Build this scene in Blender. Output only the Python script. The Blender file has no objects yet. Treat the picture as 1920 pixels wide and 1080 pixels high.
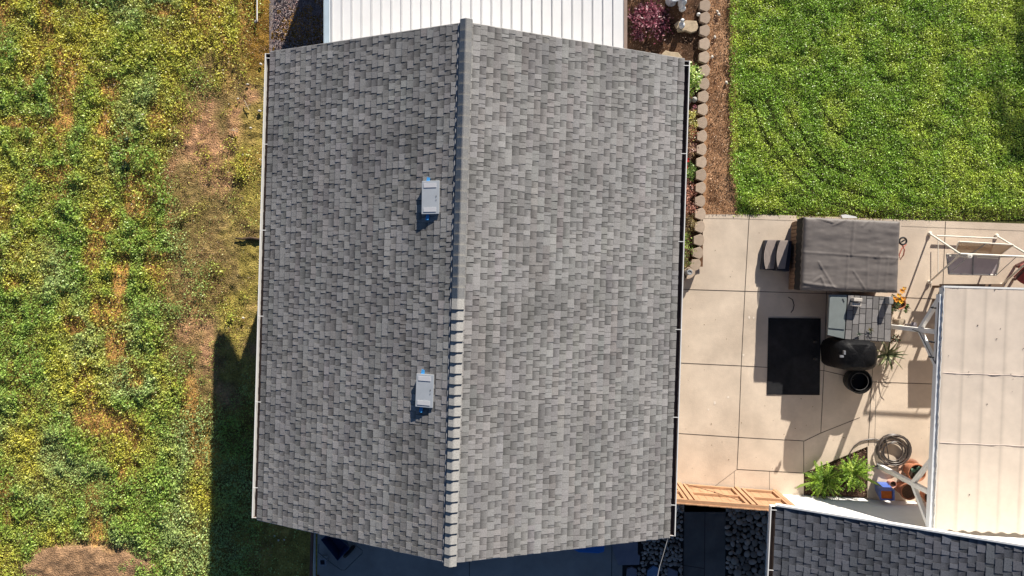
import bpy, math, random
import numpy as np
from mathutils import Vector, Matrix
random.seed(7); RNG = np.random.default_rng(7)
S = bpy.context.scene; COL = S.collection
R = math.radians

# ------------------------------------------------------------ camera
CAMZ = 17.4; TX, TY = 0.0373, -0.0029; F = 1280.0
cx_, sx_, cy_, sy_ = math.cos(TX), math.sin(TX), math.cos(TY), math.sin(TY)
RM = np.array([[cx_,0,sx_],[0,1,0],[-sx_,0,cx_]]) @ np.array([[1,0,0],[0,cy_,-sy_],[0,sy_,cy_]])
cam = bpy.data.cameras.new('camera'); co = bpy.data.objects.new('camera', cam); COL.objects.link(co)
cam.sensor_width = 36; cam.lens = 24; cam.clip_start = .1; cam.clip_end = 500
co.matrix_world = Matrix.Translation((0,0,CAMZ)) @ Matrix(RM.tolist()).to_4x4()
S.camera = co
# ------------------------------------------------------------ light
SUNX, SUNY = 0.93, 2.55                     # sun direction per metre of height
sd = Vector((SUNX, SUNY, 1)).normalized()
EL = math.asin(sd.z); AZ = math.atan2(sd.x, sd.y)
sun = bpy.data.lights.new('sun', 'SUN'); sun.energy = 5.0; sun.angle = R(.5); sun.color = (1, .93, .83)
so = bpy.data.objects.new('sun', sun); COL.objects.link(so); so.rotation_euler = sd.to_track_quat('Z', 'Y').to_euler()
so.location = (5, 15, 12)
w = bpy.data.worlds.new('World'); S.world = w; w.use_nodes = True
nt = w.node_tree; sky = nt.nodes.new('ShaderNodeTexSky'); sky.sky_type = 'NISHITA'; sky.sun_disc = False
sky.air_density = .6; sky.dust_density = 0; sky.ozone_density = 3.0; sky.sun_elevation = EL; sky.sun_rotation = AZ
nt.links.new(sky.outputs[0], nt.nodes['Background'].inputs[0]); nt.nodes['Background'].inputs[1].default_value = .05
S.view_settings.view_transform = 'Standard'; S.view_settings.look = 'None'; S.view_settings.gamma = 1
S.view_settings.exposure = .88
S.render.engine = 'CYCLES'

# ------------------------------------------------------------ helpers
def P(u, v, z=0.0):
    """photo pixel (1920x1080) at height z -> world point"""
    d = RM @ np.array([(u-960)/F, -(v-540)/F, -1.0])
    t = (z - CAMZ)/d[2]
    return Vector((d[0]*t, d[1]*t, z))
def Pn(u, v, z=0.0):
    d = np.tensordot(RM, np.stack([(u-960)/F, -(v-540)/F, -np.ones_like(u)]), 1)
    t = (z - CAMZ)/d[2]
    return d[0]*t, d[1]*t
def toPx(x, y, z=0.0):
    q = np.tensordot(RM.T, np.stack([x, y, np.zeros_like(x)+z-CAMZ]), 1)
    return 960+F*q[0]/-q[2], 540-F*q[1]/-q[2]
_G = [RNG.random((257,257)) for _ in range(8)]
def vn(x, y, s, k=0):
    g = _G[k % 8]; x = x/s+1000.3+k*17; y = y/s+1000.7+k*31
    xi = np.floor(x).astype(int); yi = np.floor(y).astype(int); fx = x-xi; fy = y-yi
    fx = fx*fx*(3-2*fx); fy = fy*fy*(3-2*fy); a = lambda i, j: g[(xi+i) % 256, (yi+j) % 256]
    return (a(0,0)*(1-fx)+a(1,0)*fx)*(1-fy)+(a(0,1)*(1-fx)+a(1,1)*fx)*fy
def fbm(x, y, s, k=0, o=4):
    r = 0; A = 0
    for i in range(o): r = r+vn(x, y, s/2**i, k+i)*.5**i; A += .5**i
    return r/A

MATS = {}
def mat(name, col, rough=.8, var=.18, scale=6, bump=0., bscale=60, attr=False, spec=.3, metal=0., col2=None, trans=0., rand=0.):
    if name in MATS: return MATS[name]
    m = bpy.data.materials.new(name); m.use_nodes = True; n = m.node_tree.nodes; L = m.node_tree.links
    b = n['Principled BSDF']; b.inputs['Roughness'].default_value = rough; b.inputs['Specular IOR Level'].default_value = spec
    b.inputs['Metallic'].default_value = metal
    tc = n.new('ShaderNodeTexCoord')
    nz = n.new('ShaderNodeTexNoise'); nz.inputs['Scale'].default_value = scale; nz.inputs['Detail'].default_value = 6; nz.inputs['Roughness'].default_value = .65
    L.new(tc.outputs['Object'], nz.inputs['Vector'])
    mr = n.new('ShaderNodeMapRange'); mr.inputs['From Min'].default_value = .3; mr.inputs['From Max'].default_value = .7
    mr.inputs['To Min'].default_value = 1-var; mr.inputs['To Max'].default_value = 1+var
    L.new(nz.outputs['Fac'], mr.inputs['Value'])
    mx = n.new('ShaderNodeVectorMath'); mx.operation = 'SCALE'
    if attr:
        at = n.new('ShaderNodeAttribute'); at.attribute_name = 'Col'; L.new(at.outputs['Color'], mx.inputs[0])
    elif col2:
        n2 = n.new('ShaderNodeTexNoise'); n2.inputs['Scale'].default_value = scale*.35; n2.inputs['Detail'].default_value = 5
        L.new(tc.outputs['Object'], n2.inputs['Vector'])
        rp = n.new('ShaderNodeValToRGB'); rp.color_ramp.elements[0].position = .35; rp.color_ramp.elements[1].position = .65
        rp.color_ramp.elements[0].color = (*col, 1); rp.color_ramp.elements[1].color = (*col2, 1)
        L.new(n2.outputs['Fac'], rp.inputs[0]); L.new(rp.outputs[0], mx.inputs[0])
    else: mx.inputs[0].default_value = col
    fac = mr.outputs[0]
    if rand:
        oi = n.new('ShaderNodeObjectInfo'); m2 = n.new('ShaderNodeMapRange'); m2.inputs['To Min'].default_value = 1-rand; m2.inputs['To Max'].default_value = 1+rand
        L.new(oi.outputs['Random'], m2.inputs['Value']); mm = n.new('ShaderNodeMath'); mm.operation = 'MULTIPLY'
        L.new(mr.outputs[0], mm.inputs[0]); L.new(m2.outputs[0], mm.inputs[1]); fac = mm.outputs[0]
    L.new(fac, mx.inputs['Scale']); L.new(mx.outputs[0], b.inputs['Base Color'])
    if bump:
        nb = n.new('ShaderNodeTexNoise'); nb.inputs['Scale'].default_value = bscale; nb.inputs['Detail'].default_value = 4
        L.new(tc.outputs['Object'], nb.inputs['Vector']); bp = n.new('ShaderNodeBump'); bp.inputs['Strength'].default_value = 1
        bp.inputs['Distance'].default_value = bump; L.new(nb.outputs['Fac'], bp.inputs['Height']); L.new(bp.outputs[0], b.inputs['Normal'])
    if trans:
        tr = n.new('ShaderNodeBsdfTransparent' if 'mesh' in name else 'ShaderNodeBsdfTranslucent'); _ = None if 'mesh' in name else L.new(mx.outputs[0], tr.inputs[0]); ms = n.new('ShaderNodeMixShader'); ms.inputs[0].default_value = trans
        L.new(b.outputs[0], ms.inputs[1]); L.new(tr.outputs[0], ms.inputs[2]); L.new(ms.outputs[0], n['Material Output'].inputs[0])
    MATS[name] = m; return m

WO = {}   # world origin of every object
def tag(o, label=None, cat=None, group=None, kind=None):
    for k, v in (('label', label), ('category', cat), ('group', group), ('kind', kind)):
        if v: o[k] = v
    return o
def thing(name, loc, label, cat, group=None):
    o = bpy.data.objects.new(name, None); COL.objects.link(o); o.location = loc; o.empty_display_size = .1
    WO[o.name] = Vector(loc); return tag(o, label, cat, group)

class MB:
    def __init__(s): s.v = []; s.f = []; s.c = []; s.mi = []; s.m = 0; s.col = (1,1,1); s.T = None
    def vv(s, p, c=None):
        p = Vector(p)
        if s.T is not None: p = s.T @ p
        s.v.append(p); s.c.append(c or s.col); return len(s.v)-1
    def face(s, idx): s.f.append(tuple(idx)); s.mi.append(s.m)
    def poly(s, pts, c=None): s.face([s.vv(p, c) for p in pts])
    def prism(s, pts, z0, z1=None, bottom=True):
        """pts: list of 3D points (top) extruded to z0 (absolute)"""
        n = len(pts); t = [s.vv(p) for p in pts]; b = [s.vv((p[0], p[1], z0)) for p in pts]
        s.face(t); 
        if bottom: s.face(b[::-1])
        for i in range(n): j = (i+1) % n; s.face((t[i], b[i], b[j], t[j]))
    def box(s, c, d, rz=0, M=None):
        M = M or Matrix.Rotation(rz, 3, 'Z'); c = Vector(c)
        q = [s.vv(c + M @ Vector((x*d[0]/2, y*d[1]/2, z*d[2]/2))) for z in (-1,1) for y in (-1,1) for x in (-1,1)]
        for f in ((0,2,3,1),(4,5,7,6),(0,1,5,4),(2,6,7,3),(0,4,6,2),(1,3,7,5)): s.face([q[i] for i in f])
    def bar(s, a, b, w, h=None, up=(0,0,1)):
        a = Vector(a); b = Vector(b); h = h or w; d = (b-a); L = d.length; d.normalize(); up = Vector(up)
        if abs(d.dot(up)) > .98: up = Vector((0,1,0))
        x = d.cross(up).normalized(); y = x.cross(d)
        s.box((a+b)/2, (w, L, h), M=Matrix((x, d, y)).transposed())
    def tube(s, pts, r, n=8, closed=False, radii=None):
        pts = [Vector(p) for p in pts]; N = len(pts); rings = []
        for i, p in enumerate(pts):
            a = pts[(i-1) % N] if closed or i > 0 else p; b = pts[(i+1) % N] if closed or i < N-1 else p
            d = (b-a).normalized(); up = Vector((0,0,1)) if abs(d.z) < .95 else Vector((0,1,0))
            x = d.cross(up).normalized(); y = x.cross(d); rr = radii[i] if radii else r
            rings.append([s.vv(p + (x*math.cos(t)+y*math.sin(t))*rr) for t in [2*math.pi*k/n for k in range(n)]])
        for i in range(N if closed else N-1):
            A = rings[i]; B = rings[(i+1) % N]
            for k in range(n): s.face((A[k], A[(k+1) % n], B[(k+1) % n], B[k]))
        if not closed: s.face(rings[0][::-1]); s.face(rings[-1])
    def lathe(s, prof, c, n=24, cap=False, lean=(0,0)):
        c = Vector(c); rings = []
        for r, z in prof: rings.append([s.vv(c + Vector((r*math.cos(t)+lean[0]*z, r*math.sin(t)+lean[1]*z, z))) for t in [2*math.pi*k/n for k in range(n)]])
        for A, B in zip(rings, rings[1:]):
            for k in range(n): s.face((A[k], A[(k+1) % n], B[(k+1) % n], B[k]))
        if cap: s.face(rings[-1])
    def blob(s, c, r, seed=0, n=10, m=6, amp=.15):
        rr = random.Random(seed); c = Vector(c); rings = []; o = [rr.uniform(0,6) for _ in range(4)]
        for j in range(m+1):
            th = math.pi*j/m; ring = []
            for k in range(n):
                ph = 2*math.pi*k/n; q = 1+amp*(math.sin(2*ph+o[0]+th)+.6*math.sin(3*ph+o[1]-2*th)+.5*math.cos(2*th+o[2]))
                ring.append(s.vv(c + Vector((r[0]*q*math.sin(th)*math.cos(ph), r[1]*q*math.sin(th)*math.sin(ph), r[2]*math.cos(th)))))
            rings.append(ring)
        for A, B in zip(rings, rings[1:]):
            for k in range(n): s.face((A[k], B[k], B[(k+1) % n], A[(k+1) % n]))
    def build(s, name, m, parent=None, smooth=False, bevel=0, origin=None, useC=False):
        V = np.array([tuple(p) for p in s.v])
        if origin is None:
            lo, hi = V.min(0), V.max(0); origin = Vector(((lo[0]+hi[0])/2, (lo[1]+hi[1])/2, lo[2] if parent is None else (lo[2]+hi[2])/2))
        me = bpy.data.meshes.new(name); me.from_pydata((V-np.array(origin)).tolist(), [], s.f)
        for mm in (m if isinstance(m, (list, tuple)) else [m]): me.materials.append(mm)
        me.polygons.foreach_set('material_index', s.mi); me.polygons.foreach_set('use_smooth', [False]*len(s.f))
        if useC:
            at = me.color_attributes.new('Col', 'FLOAT_COLOR', 'POINT'); C = np.ones((len(s.v), 4)); C[:, :3] = np.array(s.c); at.data.foreach_set('color', C.ravel())
        if smooth:
            me.polygons.foreach_set('use_smooth', [True]*len(s.f))
            if smooth is not True: me.set_sharp_from_angle(angle=R(smooth))
        me.update(); o = bpy.data.objects.new(name, me); COL.objects.link(o)
        if bevel:
            b = o.modifiers.new('bevel', 'BEVEL'); b.width = bevel; b.segments = 2; b.limit_method = 'ANGLE'
        WO[o.name] = Vector(origin); o.location = origin
        if parent is not None: o.parent = parent; o.location = Vector(origin) - WO[parent.name]
        return o

def npmesh(name, V, Fq, m, C=None, parent=None, smooth=False):
    """V (n,3) Fq (k,4) arrays"""
    me = bpy.data.meshes.new(name); lo, hi = V.min(0), V.max(0); org = np.array([(lo[0]+hi[0])/2, (lo[1]+hi[1])/2, lo[2]])
    me.vertices.add(len(V)); me.vertices.foreach_set('co', (V-org).ravel())
    k = Fq.shape[1]; me.loops.add(Fq.size); me.loops.foreach_set('vertex_index', Fq.ravel().astype(np.int32))
    me.polygons.add(len(Fq)); me.polygons.foreach_set('loop_start', np.arange(0, Fq.size, k, dtype=np.int32)); me.polygons.foreach_set('loop_total', np.full(len(Fq), k, dtype=np.int32))
    me.polygons.foreach_set('use_smooth', np.full(len(Fq), bool(smooth)))
    me.update(calc_edges=True); me.materials.append(m)
    if C is not None:
        at = me.color_attributes.new('Col', 'FLOAT_COLOR', 'POINT'); c4 = np.ones((len(V), 4)); c4[:, :3] = C; at.data.foreach_set('color', c4.ravel())
    o = bpy.data.objects.new(name, me); COL.objects.link(o); o.location = org; WO[o.name] = Vector(org)
    if parent is not None: o.parent = parent; o.location = Vector(org) - WO[parent.name]
    return o

def leaf_arrays(pts, size, col, tilt=.7, aspect=.55, rng=RNG, direc=None, bend=0.):
    """rhombic leaves; pts (n,3), size (n,), col (n,3)"""
    n = len(pts); a = rng.uniform(0, 2*np.pi, n) if direc is None else direc; t = rng.normal(0, tilt, n); rl = rng.normal(0, tilt*.8, n)
    dx = np.stack([np.cos(a)*np.cos(t), np.sin(a)*np.cos(t), np.sin(t)], 1)
    sxv = np.stack([-np.sin(a)*np.cos(rl), np.cos(a)*np.cos(rl), np.sin(rl)], 1)
    s = size[:, None]; mid = pts + dx*s*.1
    V = np.stack([pts-dx*s*.5, mid+sxv*s*aspect*.5, pts+dx*s*.5, mid-sxv*s*aspect*.5], 1).reshape(-1, 3)
    Fq = np.arange(4*n).reshape(n, 4)
    return V, Fq, np.repeat(col, 4, 0)
def pick(cols, n, rng=RNG, jit=.2):
    c = np.array(cols)[rng.integers(0, len(cols), n)]; return np.clip(c*(1+rng.normal(0, jit, (n, 1))), .002, 1)

LEAF = mat('foliage', (1,1,1), .42, .1, 8, attr=True, spec=.5, trans=.3)
BRANCH = mat('bark', (.09,.06,.04), .9, .3, 20)

# ------------------------------------------------------------ ground
SOIL = mat('soil', (.16,.10,.06), .95, .3, 3, bump=.02, bscale=12, col2=(.10,.075,.04))
g = MB(); g.poly([(-90,-90,-.12),(90,-90,-.12),(90,90,-.12),(-90,90,-.12)]); tag(g.build('ground', SOIL), kind='structure')

# field of soil and moss on the left: displaced sheet
def bare_fields(u, v):
    """returns bare amount (0..1), orange amount"""
    n1 = fbm(u, v, 70, 1, 4); n2 = fbm(u, v, 26, 3, 3)
    def el(lst):
        r = np.zeros_like(u)
        for a, b, ra, rb, s in lst:
            d = ((u-a)/ra)**2+((v-b)/rb)**2; r = np.maximum(r, s*np.clip((2.1-d)/1.3, 0, 1))
        return r
    bare = el([(410,440,80,250,1),(380,560,70,140,1),(345,470,40,90,.8),(470,330,60,190,1),(475,540,50,150,.95),(500,200,45,130,.9),(500,60,40,140,.9),(170,1058,100,36,1.2),(440,650,45,60,.8),(340,620,30,50,.6)])
    org = el([(215,265,32,55,.8),(270,360,28,50,.7),(300,440,25,70,.6),(160,740,20,60,.9),(200,790,34,24,.9),(250,885,24,22,1),(230,640,22,70,.75),(252,690,22,30,.7),(355,770,14,60,.7),(180,930,12,70,.7),
              (195,410,28,18,.7),(225,500,16,45,.7),(60,228,60,10,.8),(95,230,26,24,.5),(140,610,16,14,.8),(195,580,18,26,.7),(120,400,22,40,.45),(15,440,22,90,.4),(210,170,16,18,.6),(10,940,20,40,.6),(340,870,40,10,.5),(180,480,20,30,.5),(130,330,80,14,.4),(300,20,30,10,.4),(5,20,30,20,.6)])
    nn = (n1-.5)*1.5+(n2-.5)*1.0
    stk = np.clip((fbm(u, v*.35, 34, 6, 4)-.56)*5, 0, 1)*np.clip((fbm(u, v, 160, 2, 3)-.40)*5, 0, 1)*.85
    bb = np.clip(bare*.75+nn*1.1*np.clip(bare*3, 0, 1), 0, 1)
    return bb, np.clip(np.clip(org*.95+nn*1.6*(org > .02)-.1, 0, 1)+stk*(1-bb), 0, 1)
def hfield(x, y): return .10*fbm(x, y, 1.1, 2, 3)+.10*(fbm(x, y, .28, 5, 3)-.5)
x0, y1 = P(-60, -60)[:2]; x1 = P(640, 0)[0]; y0 = P(0, 1140)[1]
st = .045; gx = np.arange(x0, x1, st); gy = np.arange(y0, y1, st); X, Y = np.meshgrid(gx, gy)
U, Vv = toPx(X, Y); br, og = bare_fields(U, Vv)
mound = np.clip(1.3-((U-165)/110)**2-((Vv-1065)/42)**2+2.2*(fbm(X, Y, .5, 1, 4)-.5), 0, 1)
Z = hfield(X, Y)*.55-.03+.12*np.sqrt(mound)*(.6+.4*fbm(X, Y, .2, 4, 3))+.06*(fbm(X, Y, .13, 6, 2)-.5)*br+.02*(fbm(X, Y, .7, 3, 2)-.5)*br
cA = np.array([.20,.15,.045]); cB = np.array([.50,.28,.15]); cO = np.array([.58,.32,.10]); cM = np.array([.36,.29,.07]); cMo = np.array([.33,.20,.11])
m1 = np.clip((fbm(X, Y*.6, .8, 2, 5)-.44)*6, 0, 1)[..., None]; right = np.clip((U-415)/70+(fbm(X, Y, .6, 6, 5)-.5)*4.5, 0, 1)[..., None]
C = cA*(1-br[..., None])+br[..., None]*(cB*m1+np.array([.28,.20,.08])*(1-m1)); C = C*(1-.8*right)+.8*right*cM
topm = np.clip((170-Vv)/60, 0, 1)[..., None]*np.clip((U-440)/30, 0, 1)[..., None]; C = C*(1-topm)+topm*np.array([.26,.15,.03])
C = C*(1-og[..., None]*.9)+og[..., None]*.9*cO; md = np.clip(mound*4, 0, 1)[..., None]; C = C*(1-md)+md*cMo
C = C*(.45+1.1*fbm(X, Y, .16, 7, 3))[..., None]
ny, nx = X.shape; ii = np.arange(ny*nx).reshape(ny, nx)
Fq = np.stack([ii[:-1,:-1].ravel(), ii[:-1,1:].ravel(), ii[1:,1:].ravel(), ii[1:,:-1].ravel()], 1)
o = npmesh('field_ground', np.stack([X.ravel(), Y.ravel(), Z.ravel()], 1), Fq, mat('field_soil', (1,1,1), .95, .5, 22, bump=.035, bscale=30, attr=True, spec=.1), C.reshape(-1, 3), smooth=True)
tag(o, kind='structure')

# weeds
n = 430000; xx = RNG.uniform(x0, x1-.9, n); yy = RNG.uniform(y0, y1, n); uu, vv = toPx(xx, yy); b, og_ = bare_fields(uu, vv)
clump = fbm(xx, yy, .30, 5, 3); cl2 = fbm(xx, yy, .09, 6, 2)
moss = np.clip((uu-290)/110, 0, 1)
keep = RNG.random(n) < np.clip((1-b*np.clip(.80+.5*fbm(uu, vv, 40, 4, 4), .8, .99))*(1-og_*.8)*(.35+1.3*clump), 0, 1)*(1-.45*moss)
keep &= ~(((uu > 500) & (vv < 120)) | (uu > 588)); keep &= RNG.random(n) > np.clip((uu-455)/45, 0, .93)
xx, yy, uu, vv, clump, cl2, b, og_ = [a[keep] for a in (xx, yy, uu, vv, clump, cl2, b, og_)]; n = len(xx)
yel = np.clip((fbm(xx*1.6, yy, 1.5, 0, 5)-.50)*3.2+.22+.35*np.clip((uu-120)/300, 0, 1)*np.clip((620-vv)/200, 0, 1)+og_*.8-.5*(clump-.5)+.5*(cl2-.5), 0, 1)
far = np.clip((fbm(xx, yy, 1.4, 7, 3)-.45)*4, 0, 1)
cg = np.array([.36,.52,.10]); cb = np.array([.46,.58,.20]); cy = np.array([.68,.65,.10]); cbr = np.array([.20,.15,.05])
col = (cg*(1-far[:, None])+cb*far[:, None])*(1-yel[:, None])+cy*yel[:, None]
isb = (RNG.random(n) < .05+.35*og_+.3*b)[:, None]; col = np.where(isb, cbr, col)*np.clip(1+RNG.normal(0, .22, (n, 1)), .3, 2)
hh = hfield(xx, yy)*.8+RNG.uniform(0, 1, n)*(.012+.085*np.clip((clump-.42)*4, 0, 1)+.04*cl2)*(1-.75*b)*(1-.35*yel)
pts = np.stack([xx, yy, hh], 1); size = RNG.uniform(.024, .066, n)*(1-.35*b)*(.8+.5*np.clip(clump*1.5-.3,0,1))
V, Fq, C = leaf_arrays(pts, size, col, .62)
tag(npmesh('weeds', V, Fq, LEAF, C), 'patchy green and yellow weeds over the rough field left of the house', 'weeds', kind='stuff')

# litter, moss tufts and crumbs over the bare soil
n = 230000; xx = RNG.uniform(x0, x1-.9, n); yy = RNG.uniform(y0, y1, n); uu, vv = toPx(xx, yy); b, og_ = bare_fields(uu, vv)
mz = fbm(xx, yy, .35, 1, 4); k = ((b > .35) | (og_ > .5) | (uu > 455)) & (uu < 512) & (RNG.random(n) < np.clip((mz-.38)*4, .08, 1)); xx, yy, uu, vv, mz = [a_[k] for a_ in (xx, yy, uu, vv, mz)]; n = len(xx)
grn = RNG.random(n) < np.clip((fbm(xx, yy, .7, 5, 3)-.42)*5, .1, .9); col = np.where(grn[:, None], pick([(.40,.33,.08),(.26,.26,.07),(.46,.34,.11)], n), pick([(.48,.28,.15),(.24,.13,.06),(.58,.40,.25),(.42,.20,.07)], n))
V, Fq, C = leaf_arrays(np.stack([xx, yy, hfield(xx, yy)*.55-.01+RNG.uniform(0, .03, n)], 1), RNG.uniform(.010, .034, n), col, .6, .5)
tag(npmesh('moss_litter', V, Fq, LEAF, C), 'low moss tufts and dry litter on the bare soil beside the house', 'moss', kind='stuff')

# lawn on the right
xa, ya = P(1366, -60)[:2]; xb = P(1990, 0)[0]; yb = P(0, 412)[1]
def lawn_edge(u, v): return 1368+6*(fbm(v, v*0, 30, 1, 3)-.5)+np.where(v > 325, 10*np.clip((v-325)/30, 0, 1), 0)
n = 260000; xx = RNG.uniform(xa-.1, xb, n); yy = RNG.uniform(yb-.1, ya+.4, n); uu, vv = toPx(xx, yy)
bot = 405+(uu-1370)*.017+(fbm(uu, vv, 14, 2, 2)-.5)*6+1
clump = fbm(xx, yy, .24, 3, 3)
keep = (uu > lawn_edge(uu, vv)+RNG.normal(0, 2, n)) & (vv < bot+RNG.normal(0, 1.5, n)) & (RNG.random(n) < .55+.9*clump)
arc = np.abs(np.hypot(uu-1690, (vv-120))-232-(fbm(uu, vv, 60, 2, 2)-.5)*12); arcm = (arc < 4) & (uu < 1600) & (vv > 200) & (vv < 375)
for rad_ in (262, 292, 170): arcm |= (np.abs(np.hypot(uu-1690, vv-120)-rad_-(fbm(uu, vv, 60, 2, 2)-.5)*14) < 3) & (uu < 1640) & (vv > 190)
arc2 = np.abs(np.hypot(uu-1720, vv-90)-(222))<3; arcm |= arc2 & (uu < 1590) & (vv > 230)&(vv<300)
keep &= ~(arcm & (RNG.random(n) < .72))
xx, yy, uu, vv, clump = [a[keep] for a in (xx, yy, uu, vv, clump)]; n = len(xx)
yel = np.clip((fbm(xx, yy, .5, 4, 5)-.5)*3+.25+.35*np.clip((uu-1650)/200, 0, 1), 0, 1)
dry = (RNG.random(n) < .02+.35*np.clip((vv-385)/20, 0, 1))[:, None]
col = np.array([.29,.47,.05])*(1-yel[:, None])+np.array([.50,.62,.085])*yel[:, None]
lt = (RNG.random(n) < .25)[:, None]; col = np.where(lt, col*1.45+.03, col); col = np.where(dry, np.array([.2,.15,.06]), col)*np.clip(1+RNG.normal(0, .3, (n, 1)), .3, 2)
hh = .02+.05*fbm(xx, yy, .5, 6, 2)+RNG.uniform(0, 1, n)*(.015+.10*np.clip(clump*1.8-.4, 0, 1))+np.where(uu < 1380, .015, 0); hh = hh*np.clip(((408+(uu-1370)*.017)-vv)/28, .22, 1)
V, Fq, C = leaf_arrays(np.stack([xx, yy, hh], 1), RNG.uniform(.02, .05, n), col, .7, .5)
lm = mat('lawn_soil', (.07,.075,.02), .95, .3, 10)
gq = MB(); gq.poly([P(1371,-80,.01), P(2040,-80,.01), P(2040,424,.01), P(1700,418,.01), P(1384,412,.01), P(1380,340,.01)]); tag(gq.build('lawn_ground', lm), kind='structure')
tag(npmesh('lawn', V, Fq, LEAF, C), 'dense green lawn in the upper right beyond the dirt strip', 'grass', kind='stuff')

def soil_patch(name, quad, z, cols, amp, st=.04, m=None, seed=2, kind='structure'):
    """displaced soil grid clipped to a px polygon's bounding quad (u0,v0,u1,v1)"""
    u0, v0, u1, v1 = quad; N = max(2, int((u1-u0)/74/st)); M_ = max(2, int((v1-v0)/74/st))
    Ug, Vg = np.meshgrid(np.linspace(u0, u1, N), np.linspace(v0, v1, M_)); Xg, Yg = Pn(Ug.ravel(), Vg.ravel(), z)
    Zg = z+amp*(fbm(Xg, Yg, .25, seed, 4)-.5)*2; f = np.clip(fbm(Xg, Yg, .35, seed+1, 4)*2.4-.7, 0, 1)[:, None]
    Cg = np.array(cols[0])*(1-f)+np.array(cols[1])*f; Cg = Cg*(.7+.6*fbm(Xg, Yg, .08, seed+2, 2))[:, None]
    ii = np.arange(N*M_).reshape(M_, N); Fq = np.stack([ii[:-1,:-1].ravel(), ii[1:,:-1].ravel(), ii[1:,1:].ravel(), ii[:-1,1:].ravel()], 1)
    return tag(npmesh(name, np.stack([Xg, Yg, Zg], 1), Fq, m or mat('bed_soil', (1,1,1), .95, .3, 30, bump=.015, bscale=60, attr=True, spec=.1), Cg, smooth=True), kind=kind)
soil_patch('dirt_strip', (1318,-60,1384,402), .02, [(.28,.15,.078),(.48,.28,.155)], .03)
soil_patch('mulch_bed', (1170,-60,1318,500), .10, [(.06,.035,.022),(.15,.08,.045)], .03, seed=4)
# loose bits on dirt
n = 6000; uu = RNG.uniform(1326, 1374, n); vv = RNG.uniform(-20, 398, n); xx, yy = Pn(uu, vv, .03)
V, Fq, C = leaf_arrays(np.stack([xx, yy, np.full(n, .045)+RNG.uniform(0,.02,n)], 1), RNG.uniform(.012, .035, n), pick([(.42,.26,.15),(.17,.095,.05),(.60,.42,.29),(.09,.05,.03)], n), .8, .7)
tag(npmesh('soil_crumbs', V, Fq, mat('crumb', (1,1,1), .9, .1, attr=True), C), 'reddish clods and bark crumbs on the dirt strip beside the lawn', 'debris', kind='stuff')
n = 2500; uu = RNG.uniform(1180, 1312, n); vv = RNG.uniform(-20, 120, n); xx, yy = Pn(uu, vv, .1)
V, Fq, C = leaf_arrays(np.stack([xx, yy, np.full(n, .125)+RNG.uniform(0,.02,n)], 1), RNG.uniform(.012, .04, n), pick([(.2,.12,.08),(.10,.05,.03),(.35,.24,.17)], n), .8, .5)
tag(npmesh('bark_mulch', V, Fq, MATS['crumb'], C), 'brown bark mulch around the purple bush', 'mulch', kind='stuff')

# gravel at top left
soil_patch('gravel_ground', (505,-60,690,140), .0, [(.20,.17,.17),(.30,.25,.25)], .02, seed=1)
n = 9000; uu = RNG.uniform(506, 660, n); vv = RNG.uniform(-50, 130, n); k = uu > 512+8*(fbm(uu, vv, 12, 2, 2)-.3); uu, vv = uu[k], vv[k]; n = len(uu); xx, yy = Pn(uu, vv, .02)
V, Fq, C = leaf_arrays(np.stack([xx, yy, .02+RNG.uniform(0,.03,n)], 1), RNG.uniform(.02, .05, n), pick([(.34,.28,.28),(.22,.17,.17),(.45,.38,.36),(.16,.12,.12),(.35,.22,.20)], n), .7, .8)
tag(npmesh('gravel', V, Fq, MATS['crumb'], C), 'pinkish grey gravel strip beside the metal roofed room', 'gravel', kind='stuff')

# ------------------------------------------------------------ patio
CONC = mat('concrete', (.54,.445,.35), .75, .09, 2.4, bump=.003, bscale=40, col2=(.67,.56,.445), spec=.25)
def pz(l, z): return [P(a, b, z) for a, b in l]
pm = MB()
pm.prism(pz([(1255,402),(1381,402),(1500,404),(1700,412),(2050,424),(2050,1010),(1627,960),(1627,837),(1507,887),(1507,960),(1230,960),(1230,402)], 0.02), -.1)
pat = tag(pm.build('patio', CONC), kind='structure')
jm = MB()
def joint(pts, w=.014):
    for a, b in zip(pts, pts[1:]):
        A = P(*a, .024); B = P(*b, .024); d = (B-A).normalized(); s_ = Vector((-d.y, d.x, 0))*w/2; jm.poly([A+s_, A-s_, B-s_, B+s_][::-1])
for l in ([(1405,403),(1397,543),(1390,685),(1385,820),(1382,880)], [(1550,546),(1545,690),(1539,812)], [(1636,690),(1632,760),(1628,836)], [(1773,415),(1768,536)],
          [(1266,542),(1397,546),(1560,551)], [(1680,557),(1764,561)], [(1262,680),(1390,686),(1545,695),(1633,716),(1747,720)],
          [(1262,812),(1385,820),(1508,827),(1539,812),(1612,783)], [(1382,880),(1506,887)], [(1507,828),(1507,887)]): joint(l)
for l in ([(1258,409),(1381,410),(1500,414)], [(1690,424),(1920,433),(2000,437)], [(1382,880),(1341,911)], [(1377,884),(1377,930)], [(1443,884),(1443,930)], [(1643,560),(1640,640)], [(1628,875),(1700,878)], [(1643,720),(1640,836)]): joint(l, .006)
jo = jm.build('joint', mat('joint_dark', (.05,.04,.035), .95, .2), pat)
cm = MB()   # cracks and stains on the slab: dark scuff arc
for a, b in zip([(1478,557),(1486,562),(1489,572),(1487,581)], [(1486,562),(1489,572),(1487,581),(1483,586)]): cm.bar(P(*a,.03), P(*b,.03), .016, .01)
tag(cm.build('cord', mat('black_rubber', (.02,.02,.022), .6, .2)), 'short black curl of cord lying on the slab above the mat', 'cord')
sm = MB()
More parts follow.
